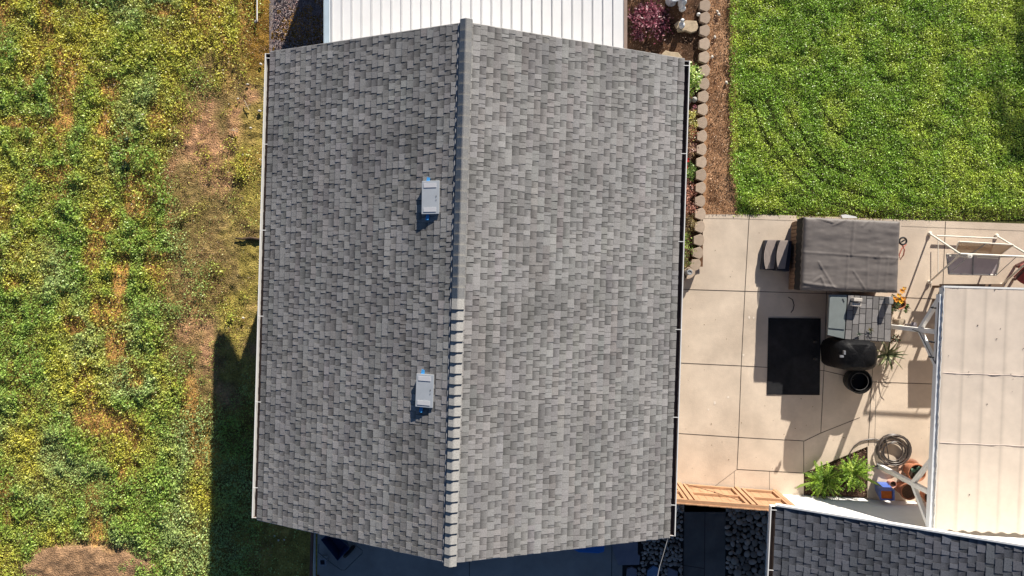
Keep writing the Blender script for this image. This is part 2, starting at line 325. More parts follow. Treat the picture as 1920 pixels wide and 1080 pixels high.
for u, v, r in ((1340,755,3),(1365,745,2.5),(1328,768,2),(1405,595,2.2),(1413,596,1.8),(1394,666,2)):
    c = P(u, v, .024); q = [c+Vector((math.cos(t)*r/74*random.uniform(.5,1.2), math.sin(t)*r/74*random.uniform(.8,1.6), 0)) for t in np.linspace(0, 5.6, 9)]; sm.poly(q)
sm.build('paint_spot', mat('pale_spot', (.75,.66,.56), .8, .1), pat)

lf = MB(); rl = random.Random(31)
for k in range(70):
    u, v = rl.uniform(1275, 1750), rl.uniform(415, 900)
    if (1430 < u < 1545 and 590 < v < 745) or (u > 1480 and v < 560) or (1545 < u < 1690 and v < 740): continue
    p = P(u, v, .028); a = rl.uniform(0, 6.28); l_ = rl.uniform(.008, .022); d1 = Vector((math.cos(a), math.sin(a), .2))*l_; d2 = Vector((-math.sin(a), math.cos(a), 0))*l_*.5
    lf.poly([p-d1, p-d2, p+d1, p+d2])
tag(lf.build('leaf_litter', mat('litter_brown', (.16,.10,.05), .9, .3)), 'tiny dry leaf bits strewn over the patio slabs', 'litter', kind='stuff')

# south side: dark walkway, slabs, side patio
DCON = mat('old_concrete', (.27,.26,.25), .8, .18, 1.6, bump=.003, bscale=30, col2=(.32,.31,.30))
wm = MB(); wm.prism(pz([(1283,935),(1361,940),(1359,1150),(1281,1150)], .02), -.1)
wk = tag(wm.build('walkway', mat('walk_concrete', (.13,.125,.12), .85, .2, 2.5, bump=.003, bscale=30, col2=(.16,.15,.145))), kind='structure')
jm = MB(); 
for l in ([(1322,940),(1320,1150)], [(1281,1060),(1320,1066)]):
    for a, b in zip(l, l[1:]):
        A = P(*a, .024); B = P(*b, .024); d = (B-A).normalized(); s_ = Vector((-d.y, d.x, 0))*.007; jm.poly([A+s_, A-s_, B-s_, B+s_][::-1])
jm.build('joint', MATS['joint_dark'], wk)
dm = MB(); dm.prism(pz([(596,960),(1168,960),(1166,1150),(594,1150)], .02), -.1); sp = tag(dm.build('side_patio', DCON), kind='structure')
jm = MB()
for l in ([(880,960),(880,1150)], [(1148,960),(1146,1150)]):
    for a, b in zip(l, l[1:]):
        A = P(*a, .024); B = P(*b, .024); d = (B-A).normalized(); s_ = Vector((-d.y, d.x, 0))*.007; jm.poly([A+s_, A-s_, B-s_, B+s_][::-1])
jm.build('joint', MATS['joint_dark'], sp)
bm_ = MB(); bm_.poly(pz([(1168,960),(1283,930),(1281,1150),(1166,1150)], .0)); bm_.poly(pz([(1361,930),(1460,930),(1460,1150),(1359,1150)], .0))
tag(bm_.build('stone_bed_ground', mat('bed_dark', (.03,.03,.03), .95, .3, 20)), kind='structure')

# ------------------------------------------------------------ main house
HX, HY, YAW, HL, RISE, EZ, RUN = -1.509, -.1368, -.0299, 10.319, 1.8563, CAMZ-14.8155, 4.5
hT = Matrix.Translation((HX, HY, 0)) @ Matrix.Rotation(YAW, 4, 'Z')
def shingles(name, T, L, run, rise, ez, side, parent, base, seed, ncourse=34, butt=.012):
    """one slope: side -1 left, +1 right; local x=0 at ridge, y along the ridge"""
    rr = np.random.default_rng(seed); sl = math.hypot(run, rise); e = sl/ncourse; V = []; C = []; Fs = []
    nrm = np.array([side*rise/sl, 0, run/sl]); dn = np.array([side*run/sl, 0, -rise/sl]); top = np.array([0, 0, ez+rise])
    def pt(s, t, h): return top+dn*(sl-s)+np.array([0, t, 0])+nrm*h
    ph = rr.uniform(0, 10)
    for i in range(ncourse):
        t = -L/2-rr.uniform(0, .15); s0 = i*e-(.02 if i == 0 else 0); raised = rr.random() < .5
        ed = [t]
        while t < L/2: t += rr.choice([.075,.10,.12,.14,.165])*rr.uniform(.9, 1.1); ed.append(t)
        strip = rr.normal(0, .03); k = 0
        wob = .0035*math.sin(i*1.7)
        for a, b in zip(ed, ed[1:]):
            a2, b2 = max(a, -L/2), min(b, L/2)
            if b2-a2 < .01: raised = not raised; continue
            if k % 5 == 0: shade = rr.choice([.86,.93,1,1.05,1.1,1.16])*(1+strip); tint = np.array([1, 1, 1])+rr.normal(0, .008, 3)+(np.array([.025,-.005,-.01]) if rr.random() < .15 else 0)
            k += 1
            h1 = (butt if raised else butt*.36)+rr.uniform(-.0004, .0006); hu = butt*(.32 if raised else .24); sk = rr.normal(0, .004); sj = rr.normal(0, .0018)+wob
            q = .0030; rows = [(s0+sj, h1, 0), (s0+e*.45, h1*.6+hu*.4, .4), (s0+e*.84, h1*.2+hu*.8, .8), (s0+e+.012, hu, 1)]
            o_ = len(V); c = np.array(base)*shade*tint*(1+rr.normal(0, .04))
            mx_, my_ = (a2+b2)/2, s0; c = c*(1+.16*(float(vn(np.array([mx_]), np.array([my_]), 1.3, seed % 8)[0])-.5)+.10*(float(vn(np.array([mx_]), np.array([my_]), .45, 3)[0])-.5))
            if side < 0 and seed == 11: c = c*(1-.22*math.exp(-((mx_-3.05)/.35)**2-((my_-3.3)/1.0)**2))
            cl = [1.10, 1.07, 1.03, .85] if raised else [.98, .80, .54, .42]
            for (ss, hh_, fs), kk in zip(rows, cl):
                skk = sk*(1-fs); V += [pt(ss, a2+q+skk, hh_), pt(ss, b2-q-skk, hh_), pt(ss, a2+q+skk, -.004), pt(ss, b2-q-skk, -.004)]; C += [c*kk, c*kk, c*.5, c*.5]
            f = [(0,2,3,1)]
            for z_ in (0, 4, 8): f += [(z_, z_+1, z_+5, z_+4), (z_, z_+4, z_+6, z_+2), (z_+1, z_+3, z_+7, z_+5)]
            for q4 in f: Fs.append([o_+z for z in (q4 if side < 0 else q4[::-1])])
            raised = (not raised) if rr.random() < (.76 if raised else .93) else raised
    V = np.array(V); M4 = np.array(T); Vw = V @ M4[:3, :3].T+M4[:3, 3]
    return npmesh(name, Vw, np.array(Fs), mat('shingle_granules', (1,1,1), .92, .22, 45, bump=.005, bscale=150, attr=True, spec=.1), np.array(C), parent)

def ridge_caps(T, L, apexz, slope, parent, base, half=.118, n=51):
    rr = random.Random(3); m = MB(); m.T = T; e = L/n
    for i in range(n):
        y0 = -L/2+i*e; north = y0+e/2 > -.15; hb = .036 if not north else .051; th = .006
        cf = rr.uniform(.93, 1.07); c = [x*cf for x in base]; c2 = [x*.8 for x in c]; hw = half+rr.uniform(-.003, .003); ov = .012
        hS, hN = (th, hb) if north else (hb, th); yS, yN = (y0-ov, y0+e) if north else (y0, y0+e+ov)
        yS += -.02 if i == 0 else 0; yN += .02 if i == n-1 else 0
        def prof(y, h): return [(-hw, y, apexz+.008-hw*slope+h), (-.012, y, apexz+.012+h), (.012, y, apexz+.012+h), (hw, y, apexz+.008-hw*slope+h)]
        A = [m.vv(p, c) for p in prof(yS, hS)]; B = [m.vv(p, c) for p in prof(yN, hN)]
        A0 = [m.vv(p, c2) for p in prof(yS, -.03)]; B0 = [m.vv(p, c2) for p in prof(yN, -.03)]
        for k in range(3): m.face((A[k], A[k+1], B[k+1], B[k])); m.face((A[k+1], A[k], A0[k], A0[k+1])); m.face((B[k], B[k+1], B0[k+1], B0[k]))
        m.face((A[0], B[0], B0[0], A0[0])); m.face((B[3], A[3], A0[3], B0[3]))
    return m.build('ridge_cap', MATS['shingle_granules'], parent, useC=True)

WHITE = mat('white_paint', (.78,.77,.74), .45, .05, 3, spec=.4)
STUC = mat('stucco', (.62,.60,.56), .9, .06, 4, bump=.004, bscale=80)
house = thing('house', (HX, HY, 0), 'large gable house with grey asphalt shingle roof filling the middle of the view', 'house')
BASE = (.24,.225,.215)
lw, ly = 3.9, HL/2-.35; sl_ = RISE/RUN
m = MB(); m.T = hT; zt = lambda x: EZ+RISE-abs(x)*sl_-.14
for yy_ in (-ly, ly):
    q = [(-lw, yy_, -.1), (lw, yy_, -.1), (lw, yy_, zt(lw)), (0, yy_, zt(0)), (-lw, yy_, zt(lw))]; m.poly(q if yy_ < 0 else q[::-1])
for xx_ in (-lw, lw):
    q = [(xx_, -ly, -.1), (xx_, ly, -.1), (xx_, ly, zt(lw)), (xx_, -ly, zt(lw))]; m.poly(q if xx_ > 0 else q[::-1])
m.build('wall', STUC, house)
# roof deck with soffit and rake board
m = MB(); m.T = hT; d = .012
for s_ in (-1, 1):
    a = [(0, -HL/2+d, EZ+RISE-.006), (s_*RUN, -HL/2+d, EZ-.006), (s_*RUN, HL/2-d, EZ-.006), (0, HL/2-d, EZ+RISE-.006)]
    b_ = [(x, y, z-.12) for x, y, z in a]; A = [m.vv(p) for p in a]; B = [m.vv(p) for p in b_]
    m.face(A if s_ > 0 else A[::-1]); m.face(B[::-1] if s_ > 0 else B)
    for k in range(4):
        if k == 3: continue
        j = (k+1) % 4; m.face((A[k], B[k], B[j], A[j]) if s_ > 0 else (A[j], B[j], B[k], A[k]))
deck = m.build('roof', mat('roof_deck', (.10,.09,.08), .9, .2), house)
shingles('shingle_slope', hT, HL, RUN, RISE, EZ, -1, deck, (.252,.244,.236), 11)
shingles('shingle_slope', hT, HL, RUN, RISE, EZ, 1, deck, (.252,.244,.236), 12)
ridge_caps(hT, HL+.06, EZ+RISE+.006, sl_, deck, (.35,.34,.32))
m = MB(); m.T = hT
m.bar((-.15, -HL/2, EZ+RISE-.15*sl_+.012), (-.15, HL/2, EZ+RISE-.15*sl_+.012), .012, .006)
m.build('ridge_vent_edge', mat('grey_metal', (.35,.35,.36), .5, .1, spec=.5), deck)
for yy_ in (-HL/2, HL/2):
    m = MB(); m.T = hT
    for s_ in (-1, 1): m.bar((0, yy_, EZ+RISE-.075), (s_*(RUN), yy_, EZ-.075), .022, .12)
    m.build('rake_board', mat('rake_paint', (.55,.54,.52), .6, .06), house)
def gutter(T, x, z, L, s_, parent, y0=0):
    gI = mat('gutter_inside', (.10,.07,.06), .8, .3, 9)
    m = MB(); m.T = T; W_ = .115; H_ = .11
    m.box((x+s_*(W_/2), y0, z-H_), (W_, L, .006)); m.m = 0
    m.box((x+s_*.003, y0, z-H_/2-.006), (.005, L, H_)); 
    for e_ in (-1, 1): m.box((x+s_*W_/2, y0+e_*L/2, z-H_/2-.01), (W_, .006, H_))
    gu = m.build('gutter', gI, parent)
    m = MB(); m.T = T; m.box((x+s_*(W_+.006), y0, z-H_/2-.004), (.008, L+.012, H_)); m.box((x+s_*(W_+.006), y0, z+.008), (.020, L+.02, .012))
    for e_ in (-1, 1): m.box((x+s_*W_/2, y0+e_*(L/2+.006), z-H_/2-.004), (W_, .008, H_+.012))
    m.build('gutter_front', WHITE, gu)
    for k in range(6):
        yk = y0-L/2+L*(k+.35)/5.4
        if yk < y0+L/2:
            m = MB(); m.T = T; m.box((x+s_*W_/2, yk, z+.012), (W_+.01, .014, .006)); m.build('hanger', WHITE, gu)
gutter(hT, -RUN-.004, EZ-.01, HL-.1, -1, house); gutter(hT, RUN+.004, EZ-.01, HL-.1, 1, house)

# roof vents (low metal boxes) on the left slope
def roof_vent(u, v, yaw):
    # find the roof point under the pixel
    z = EZ+RISE
    inv = hT.inverted()
    for _ in range(30): p = P(u, v, z); z = EZ+RISE+(inv @ p).x*sl_
    l = inv @ P(u, v, z); ang = math.atan(sl_); Tm = hT @ Matrix.Translation((l.x, l.y, z)) @ Matrix.Rotation(-ang, 4, 'Y') @ Matrix.Rotation(yaw, 4, 'Z')
    hb = .068
    m = MB(); m.T = Tm; zl, zr = hb+.012, .022
    Tt = Tm @ Matrix.Translation((0, 0, (zl+zr)/2)) @ Matrix.Rotation(math.atan2(zl-zr, .35), 4, 'Y')
    m.prism([(-.17,-.31,zl), (.17,-.31,zr), (.17,.31,zr), (-.17,.31,zl)], 0.0); m.T = Tt; m.box((0,0,.006), (.365, .645, .012)); m.T = Tm; m.box((.03,0,.004),(.50,.70,.004)) if 0 else None; hb = -.011
    vt = m.build('roof_vent', mat('vent_grey', (.46,.49,.52), .42, .06, 5, spec=.5, metal=.1), house, bevel=.006)
    for yv in (-.235, .235): m = MB(); m.T = Tt; m.box((-.01, yv, hb+.027), (.26, .085, .006)); m.build('cover_strip', mat('vent_strip', (.58,.58,.60), .5, .05), vt)
    for yv, l_ in ((.02,.03), (-.05,.015)): m = MB(); m.T = Tt; m.box((.12, yv, hb+.026), (.01, l_, .008)); m.build('screw', mat('dark_metal', (.05,.05,.05), .5, .1), vt)
    for yv, dx in ((.345, -.08), (-.37, -.085)):
        m = MB(); m.T = Tm; pts = [(dx-.035, yv-.06, .04), (dx+.035, yv-.06, .05), (dx+.04, yv+.045, .018), (dx-.02, yv+.06, .03)]
        m.prism([(p[0],p[1],p[2]) for p in pts], .012); m.build('tape_tab', mat('blue_tape', (.05,.28,.62), .6, .1), vt)
roof_vent(810, 371, .02); roof_vent(799, 732, -.01)

# ------------------------------------------------------------ metal roofed room at the top
ROOM = mat('white_metal', (.80,.80,.80), .35, .03, 2, spec=.5)
TZ = 2.45
def PW(u, z=TZ): return P(u, 40, z).x
xl, xr = PW(617), PW(1170); yN = 11.7; yS = 4.35
room = thing('sunroom', ((xl+xr)/2, (yN+yS)/2, 0), 'low room with bright white ribbed metal roof behind the top gable end', 'sunroom')
m = MB(); m.box(((xl+xr)/2+.02, (yN+yS)/2, (TZ-.1)/2), (xr-xl-.04, yN-yS-.06, TZ-.1)); m.build('wall', mat('room_wall', (.5,.52,.55), .7, .05), room)
m = MB(); xs = []; k = 0; x = xl+.06; top = TZ
m.box(((xl+xr)/2, (yN+yS)/2, TZ-.05), (xr-xl, yN-yS, .06)); pitch = (xr-xl-.08)/29
for k in range(29):
    xa_ = x+k*pitch; m.box((xa_+pitch*.5+.01, (yN+yS)/2, TZ-.012), (pitch-.028, yN-yS-.01, .022)); m.box((xa_+.006, (yN+yS)/2, TZ-.002), (.010, yN-yS, .042))
m.build('roof', ROOM, room)
m = MB(); m.box((xl-.05, (yN+yS)/2, TZ-.06), (.11, yN-yS, .12)); m.box((xl-.115, (yN+yS)/2, TZ-.02), (.012, yN-yS, .05)); m.build('gutter', mat('pale_gutter', (.42,.52,.60), .5, .06), room)  # bluish cast of the shaded trim put into its colour
m = MB(); m.box((xr+.035, (yN+yS)/2, TZ-.07), (.07, yN-yS, .14)); m.build('fascia', mat('brown_fascia', (.30,.22,.18), .6, .1), room)

# ------------------------------------------------------------ neighbour house, lower right
c0 = P(1457, 950, EZ); YN = -.045; nW = 5.6; nL = 7.0; nr = nW*sl_
nT = Matrix.Translation((c0.x, c0.y, 0)) @ Matrix.Rotation(YN, 4, 'Z') @ Matrix.Translation((nW, -nL/2, 0))
nb = thing('house', (nT @ Vector((0, 0, 0))), 'neighbouring house with dark slate coloured shingle roof and white wall, bottom right corner', 'house')
m = MB(); m.T = nT; a0, b0 = nW-.68, nL/2-.46
for yy_ in (-b0, b0):
    q = [(-a0, yy_, -.1), (a0, yy_, -.1), (a0, yy_, EZ+.14), (0, yy_, EZ+nr-.14), (-a0, yy_, EZ+.14)]; m.poly(q if yy_ < 0 else q[::-1])
for xx_ in (-a0, a0): q = [(xx_, -b0, -.1), (xx_, b0, -.1), (xx_, b0, EZ+.14), (xx_, -b0, EZ+.14)]; m.poly(q if xx_ > 0 else q[::-1])
m.build('wall', mat('white_stucco', (.74,.74,.72), .85, .04, 4, bump=.003, bscale=60), nb)
m = MB(); m.T = nT; m.box((-a0-.02, b0-.75, 1.3), (.03, .45, .3)); m.build('window', mat('window_dark', (.04,.07,.10), .15, .1), nb)
m = MB(); m.T = nT
for s_ in (-1, 1):
    a = [(0, -nL/2, EZ+nr-.006), (s_*nW, -nL/2, EZ-.006), (s_*nW, nL/2-.01, EZ-.006), (0, nL/2-.01, EZ+nr-.006)]; A = [m.vv(p) for p in a]; B = [m.vv((p[0], p[1], p[2]-.12)) for p in a]
    m.face(A if s_ > 0 else A[::-1]); m.face(B[::-1] if s_ > 0 else B)
    for k in range(3): j = k+1; m.face((A[k], B[k], B[j], A[j]) if s_ > 0 else (A[j], B[j], B[k], A[k]))
nd = m.build('roof', MATS['roof_deck'], nb)
shingles('shingle_slope', nT, nL, nW, nr, EZ, -1, nd, (.125,.13,.145), 21, ncourse=42, butt=.014)
shingles('shingle_slope', nT, nL, nW, nr, EZ, 1, nd, (.125,.13,.145), 22, ncourse=42, butt=.014)
m = MB(); m.T = nT
for s_ in (-1, 1): m.bar((0, nL/2+.012, EZ+nr-.09), (s_*nW, nL/2+.012, EZ-.09), .03, .18); m.bar((0, nL/2+.03, EZ+nr+.012), (s_*nW, nL/2+.03, EZ+.012), .035, .03)
m.build('rake_board', WHITE, nb)
gutter(nT, -nW-.004, EZ-.01, nL-.02, -1, nb)

# ------------------------------------------------------------ wooden fence with gate
WOOD = mat('tan_fence_wood', (.40,.235,.135), .75, .14, 5, bump=.003, bscale=30, spec=.2)
fa = P(1172, 899.4, 0); fb = P(1462, 921.5, 0); fd = (fb-fa); FL = fd.length; fang = math.atan2(fd.y, fd.x)
fT = Matrix.Translation(fa) @ Matrix.Rotation(fang, 4, 'Z')
def fx(u): 
    p = P(u, 905+(u-1246)*.0764, 0); return (fT.inverted() @ p).x
fence = thing('wooden_fence', (fa+fb)/2, 'tan timber fence with a braced gate between the two houses', 'fence'); FH = 1.42
xg0, xg1, xg2, xg3 = fx(1279), fx(1373), fx(1386), fx(1449)
for x in (fx(1272), fx(1380), fx(1452)):
    m = MB(); m.T = fT; m.box((x, 0, FH/2), (.10, .10, FH)); m.build('post', WOOD, fence, bevel=.005)
def panel(x0_, x1_, name, yoff=0.0):
    m = MB(); m.T = fT; nB = max(2, round((x1_-x0_)/.19)); w_ = (x1_-x0_)/nB
    for k in range(nB): m.box((x0_+(k+.5)*w_, -.03+yoff, FH/2+.04), (w_-.006, .02, FH-.12))
    pn = m.build(name, WOOD, fence)
    for zz in (.12, .76, FH-.03): m = MB(); m.T = fT; m.box(((x0_+x1_)/2, .012+yoff, zz), (x1_-x0_, .05, .085)); m.build('rail', WOOD, pn)
    for x in (x0_+.035, x1_-.035): m = MB(); m.T = fT; m.box((x, .014+yoff, FH/2+.045), (.07, .054, FH-.15)); m.build('frame', WOOD, pn)
    return pn
panel(.0, fx(1266), 'panel'); gate = panel(xg0, xg1, 'gate'); panel(xg2+.02, xg3, 'panel')
m = MB(); m.T = fT; m.tube([(xg0+.05, .05, FH*.05+.08), ((xg0+xg1)/2, .055, FH*.5), (xg1-.08, .05, FH-.08)], .006, 6); m.box(((xg0+xg1)/2, .055, FH*.5), (.035,.02,.035)); m.build('brace_wire', mat('rusty_wire', (.06,.035,.025), .6, .2), gate)
m = MB(); m.T = fT; nB = 29; w_ = FL/nB
for k in range(nB): m.box(((k+.5)*w_, -.06, FH/2+.04+.012*(k % 2)), (w_*.985, .022, FH)); 
m.box((FL/2, -.02, FH+.0), (FL, .10, .03)); m.build('pickets', WOOD, fence)

# ------------------------------------------------------------ patio cover with Y braced posts
CZ = 2.35; BX = 8.78
pc = thing('patio_cover', (10.6, -2.6, 0), 'cream sheeted patio cover on white posts with Y braces at the right edge', 'patio cover')
TL, BL = P(1769, 539, CZ), P(1750, 993, CZ); TR = P(2300, 553, CZ); BR = P(2280, 1018, CZ)
nu, nv = 150, 120; VV = []; CC = []
raft = [26+37.4*k for k in range(16)]
base = np.array([.73,.625,.52])
Wd = (TR-TL).length; Ht = (BL-TL).length
for j in range(nv+1):
    for i in range(nu+1):
        a, b = i/nu, j/nv; p = (TL*(1-a)+TR*a)*(1-b)+(BL*(1-a)+BR*a)*b
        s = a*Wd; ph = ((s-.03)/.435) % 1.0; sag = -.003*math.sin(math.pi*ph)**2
        rafter_shade = max(0, 1-abs(ph-.0)/.10, 1-abs(ph-1)/.10)
        z = CZ+sag+.001*math.sin(b*40+i)+.008*float(vn(np.array([p.x]), np.array([p.y]), .3, 2)[0])
        for lap in (.352, .640):
            d_ = b-lap-.004*math.sin(i*.8); 
            if -.008 < d_ < .004: z += .004
        if i == 0: p.x += .008*math.sin(j*1.3)+.006*math.sin(j*3.1)
        if j == nv: p.y += .02*math.sin(i*.9)
        VV.append((p.x, p.y, z)); c = base*(1-.17*min(1, rafter_shade*2.5))*(1+.05*(float(vn(np.array([p.x]), np.array([p.y]), .5, 5)[0])-.5)); CC.append(c*(1.03 if b > .64 else 1))  # shade of rafters showing through, painted into the sheet as darker bands
ii = np.arange((nu+1)*(nv+1)).reshape(nv+1, nu+1); Fq = np.stack([ii[:-1,:-1].ravel(), ii[1:,:-1].ravel(), ii[1:,1:].ravel(), ii[:-1,1:].ravel()], 1)
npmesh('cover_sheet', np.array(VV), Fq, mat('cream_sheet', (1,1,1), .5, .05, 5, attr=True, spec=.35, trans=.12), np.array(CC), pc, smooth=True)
m = MB()
for k in range(60):
    a = random.random(); b = random.random(); p = (TL*(1-a)+TR*a)*(1-b)+(BL*(1-a)+BR*a)*b; p.z = CZ+.012
    r_ = random.uniform(.006, .016); m.blob(p, (r_, r_, .006), k, 6, 3)
tag(m.build('grit', mat('grit_dark', (.12,.10,.09), .9, .2), pc), kind='stuff')
m = MB()
for lap in (.352, .640):
    m.tube([(TL*(1-a)+TR*a)*(1-lap)+(BL*(1-a)+BR*a)*lap+Vector((0, .006*math.sin(a*60), .006)) for a in np.linspace(.01, 1, 60)], .009, 6)
m.build('seam', mat('seam_cream', (.55,.46,.40), .6, .05), pc)
for k in range(9):
    m = MB(); q0 = TL.lerp(TR, (k*.87+.02)/Wd); q1 = BL.lerp(BR, (k*.87+.02)/Wd); m.bar(q0-Vector((0,0,.085)), q1-Vector((0,-.03,.085)), .05, .13); m.build('rafter', WHITE, pc)
b0_, b1_ = P(1763, 552, 2.25), P(1743, 989, 2.25)
m = MB(); m.bar(b0_, b1_, .10, .14); bm0 = m.build('beam', mat('beam_white', (.70,.72,.74), .5, .05), pc, bevel=.006)
m = MB(); m.bar(TL+Vector((0,.02,-.03)), TR+Vector((0,.02,-.03)), .04, .08); m.build('edge_trim', WHITE, pc)
m = MB(); m.tube([(TL*(1-a)+BL*a)+Vector((.012+.006*math.sin(a*70)+.004*math.sin(a*190), 0, .0)) for a in np.linspace(0, 1, 160)], .012, 6); m.build('curled_edge', mat('edge_white', (.72,.70,.66), .6, .15, 30), pc)
def beam_at(y):
    t = (y-b0_.y)/(b1_.y-b0_.y); return b0_.lerp(b1_, t)
def ypost(y):
    t = beam_at(y); x, z = t.x, 2.17
    m = MB(); m.box((x, y, z/2), (.10, .10, z)); po = m.build('post', WHITE, pc, bevel=.006)
    for s_ in (-1, 1):
        m = MB(); e_ = beam_at(y+s_*.70); m.bar((x, y+s_*.03, 1.55), (e_.x, e_.y, 2.2), .085, .085); m.build('brace', WHITE, pc, bevel=.005)
    m = MB(); m.box((x, y, .03), (.15,.15,.02)); m.build('base_plate', MATS['grey_metal'], po)
    return x
ypost(-1.0); ypost(-4.5)
sl = thing('string_lights', beam_at(-1)+Vector((-.06,0,0)), 'black string of bulbs along the cover beam and down its upper brace', 'string lights')
m = MB(); bx = lambda y, dz=0: beam_at(y)+Vector((-.06, 0, .06+dz))
m.tube([bx(-.35), bx(-.7), bx(-1.0), bx(-1.35), bx(-1.68, -.02), Vector((beam_at(-1.35).x-.05, -1.38, 1.95)), Vector((beam_at(-1).x-.06, -1.05, 1.62)), Vector((beam_at(-1).x-.07, -1.0, 1.35))], .008, 6); m.build('wire', MATS['black_rubber'], sl)
for yb_ in (-.48, -1.22, -1.55):
    m = MB(); p = bx(yb_)+Vector((-.03, 0, -.02)); m.tube([p, p+Vector((-.05, .01, -.03))], .018, 8); m.tube([p+Vector((-.05, .01, -.03)), p+Vector((-.10, .02, -.06))], .026, 8, radii=[.026,.012]); m.build('bulb', MATS['black_rubber'], sl, smooth=30)

# ------------------------------------------------------------ hot tub
tub = thing('hot_tub', P(1575, 480, 0), 'square hot tub with wood sides under a wrinkled grey fabric cover', 'hot tub'); HZ = .93
ct = [P(1508, 407, HZ), P(1688, 415, HZ), P(1683, 549, HZ), P(1502, 544, HZ)]
def inset(q, d):
    c = sum(q, Vector())/4; return [p+(c-p).normalized()*d for p in q]
m = MB(); q = inset(ct, .05)
m.prism([Vector((p.x, p.y, HZ-.15)) for p in q], .02); bd = m.build('cabinet', mat('tub_wood', (.16,.09,.06), .7, .3, 8, bump=.004, bscale=25), tub, bevel=.02)
m = MB()
for k in range(18):
    a = k/18+.02; p = q[0].lerp(q[3], a); p2 = q[0].lerp(q[3], a+.045); m.bar(Vector((p.x-.012, p.y, .42)), Vector((p2.x-.012, p2.y, .42)), .02, .7)
m.build('slat_panel', mat('slat_wood', (.24,.15,.10), .7, .25, 12), bd)
nu, nv = 90, 70; VV = []
def ridge(a, b, p, q_, wd, amp):
    ax, ay = a-p[0], b-p[1]; dx, dy = q_[0]-p[0], q_[1]-p[1]; L2 = dx*dx+dy*dy; t = max(0, min(1, (ax*dx+ay*dy)/L2)); d = math.hypot(ax-t*dx, ay-t*dy); return amp*math.exp(-(d/wd)**2)*(1 if 0 < t < 1 else .6)
cr = [((.52,0),(.50,.5),.012,.016),((.47,.5),(.46,1),.010,.012),((0,.48),(1,.52),.012,.010),((.16,.6),(.34,.97),.008,.014),((.53,.72),(.67,.98),.008,.012),((.0,.90),(.35,.95),.02,.02),((.12,.0),(.3,.06),.012,.015),((.3,.10),(.45,0),.012,.014),
      ((.6,.1),(.68,.0),.01,.012),((.68,.15),(.72,0),.01,.012),((.8,.5),(.78,1),.012,.008),((.88,.5),(.86,1),.012,.008),((.67,.5),(.68,.95),.012,.008),((.92,.6),(1,.5),.02,.01),((.75,.52),(.82,.42),.02,.01),((.12,.88),(.2,.8),.01,.015),((.2,.82),(.25,.97),.01,.015)]
cen = sum(ct, Vector())/4
rows = []
for j in range(nv+1):
    for i in range(nu+1):
        a, b = i/nu, j/nv; p = (ct[0]*(1-a)+ct[1]*a)*(1-b)+(ct[3]*(1-a)+ct[2]*a)*b
        e_ = min(a, 1-a)*2.3; e2 = min(b, 1-b)*1.75; ed = min(e_, e2)
        z = HZ+.03-.05*math.exp(-ed/.03)+sum(ridge(a, b, *c) for c in cr)
        z += .014*(float(fbm(np.array([a*3]), np.array([b*8]), .8, 3, 3)[0])-.5)*2+.003*math.sin(a*150+4*math.sin(b*7))*math.exp(-e2/.08)+.010*(float(fbm(np.array([a*9.]), np.array([b*3.]), .6, 5, 2)[0])-.5)
        VV.append((p.x, p.y, z))
VV = np.array(VV); ii = np.arange((nu+1)*(nv+1)).reshape(nv+1, nu+1); Fs = [np.stack([ii[:-1,:-1].ravel(), ii[1:,:-1].ravel(), ii[1:,1:].ravel(), ii[:-1,1:].ravel()], 1)]
rim = np.concatenate([ii[0,:-1], ii[:-1,-1], ii[-1,:0:-1], ii[:0:-1,0]]); VR = VV[rim].copy(); n0 = len(VV); k = len(rim)
for dz, out in ((-.05, .004), (-.46, -.012)):
    q_ = VR.copy(); dirv = q_[:, :2]-np.array([cen.x, cen.y]); dirv /= np.linalg.norm(dirv, axis=1)[:, None]; q_[:, :2] += dirv*(out+.008*np.sin(np.arange(k)*.9))[:, None]; q_[:, 2] += dz; VV = np.vstack([VV, q_])
l0, l1, l2 = rim, n0+np.arange(k), n0+k+np.arange(k)
for A_, B_ in ((l0, l1), (l1, l2)): Fs.append(np.stack([A_, np.roll(A_, -1), np.roll(B_, -1), B_], 1))
tc_ = npmesh('tub_cover', VV, np.vstack(Fs), mat('grey_cover_fabric', (.15,.132,.122), .6, .10, 5, bump=.0015, bscale=90, spec=.35), None, tub, smooth=True)

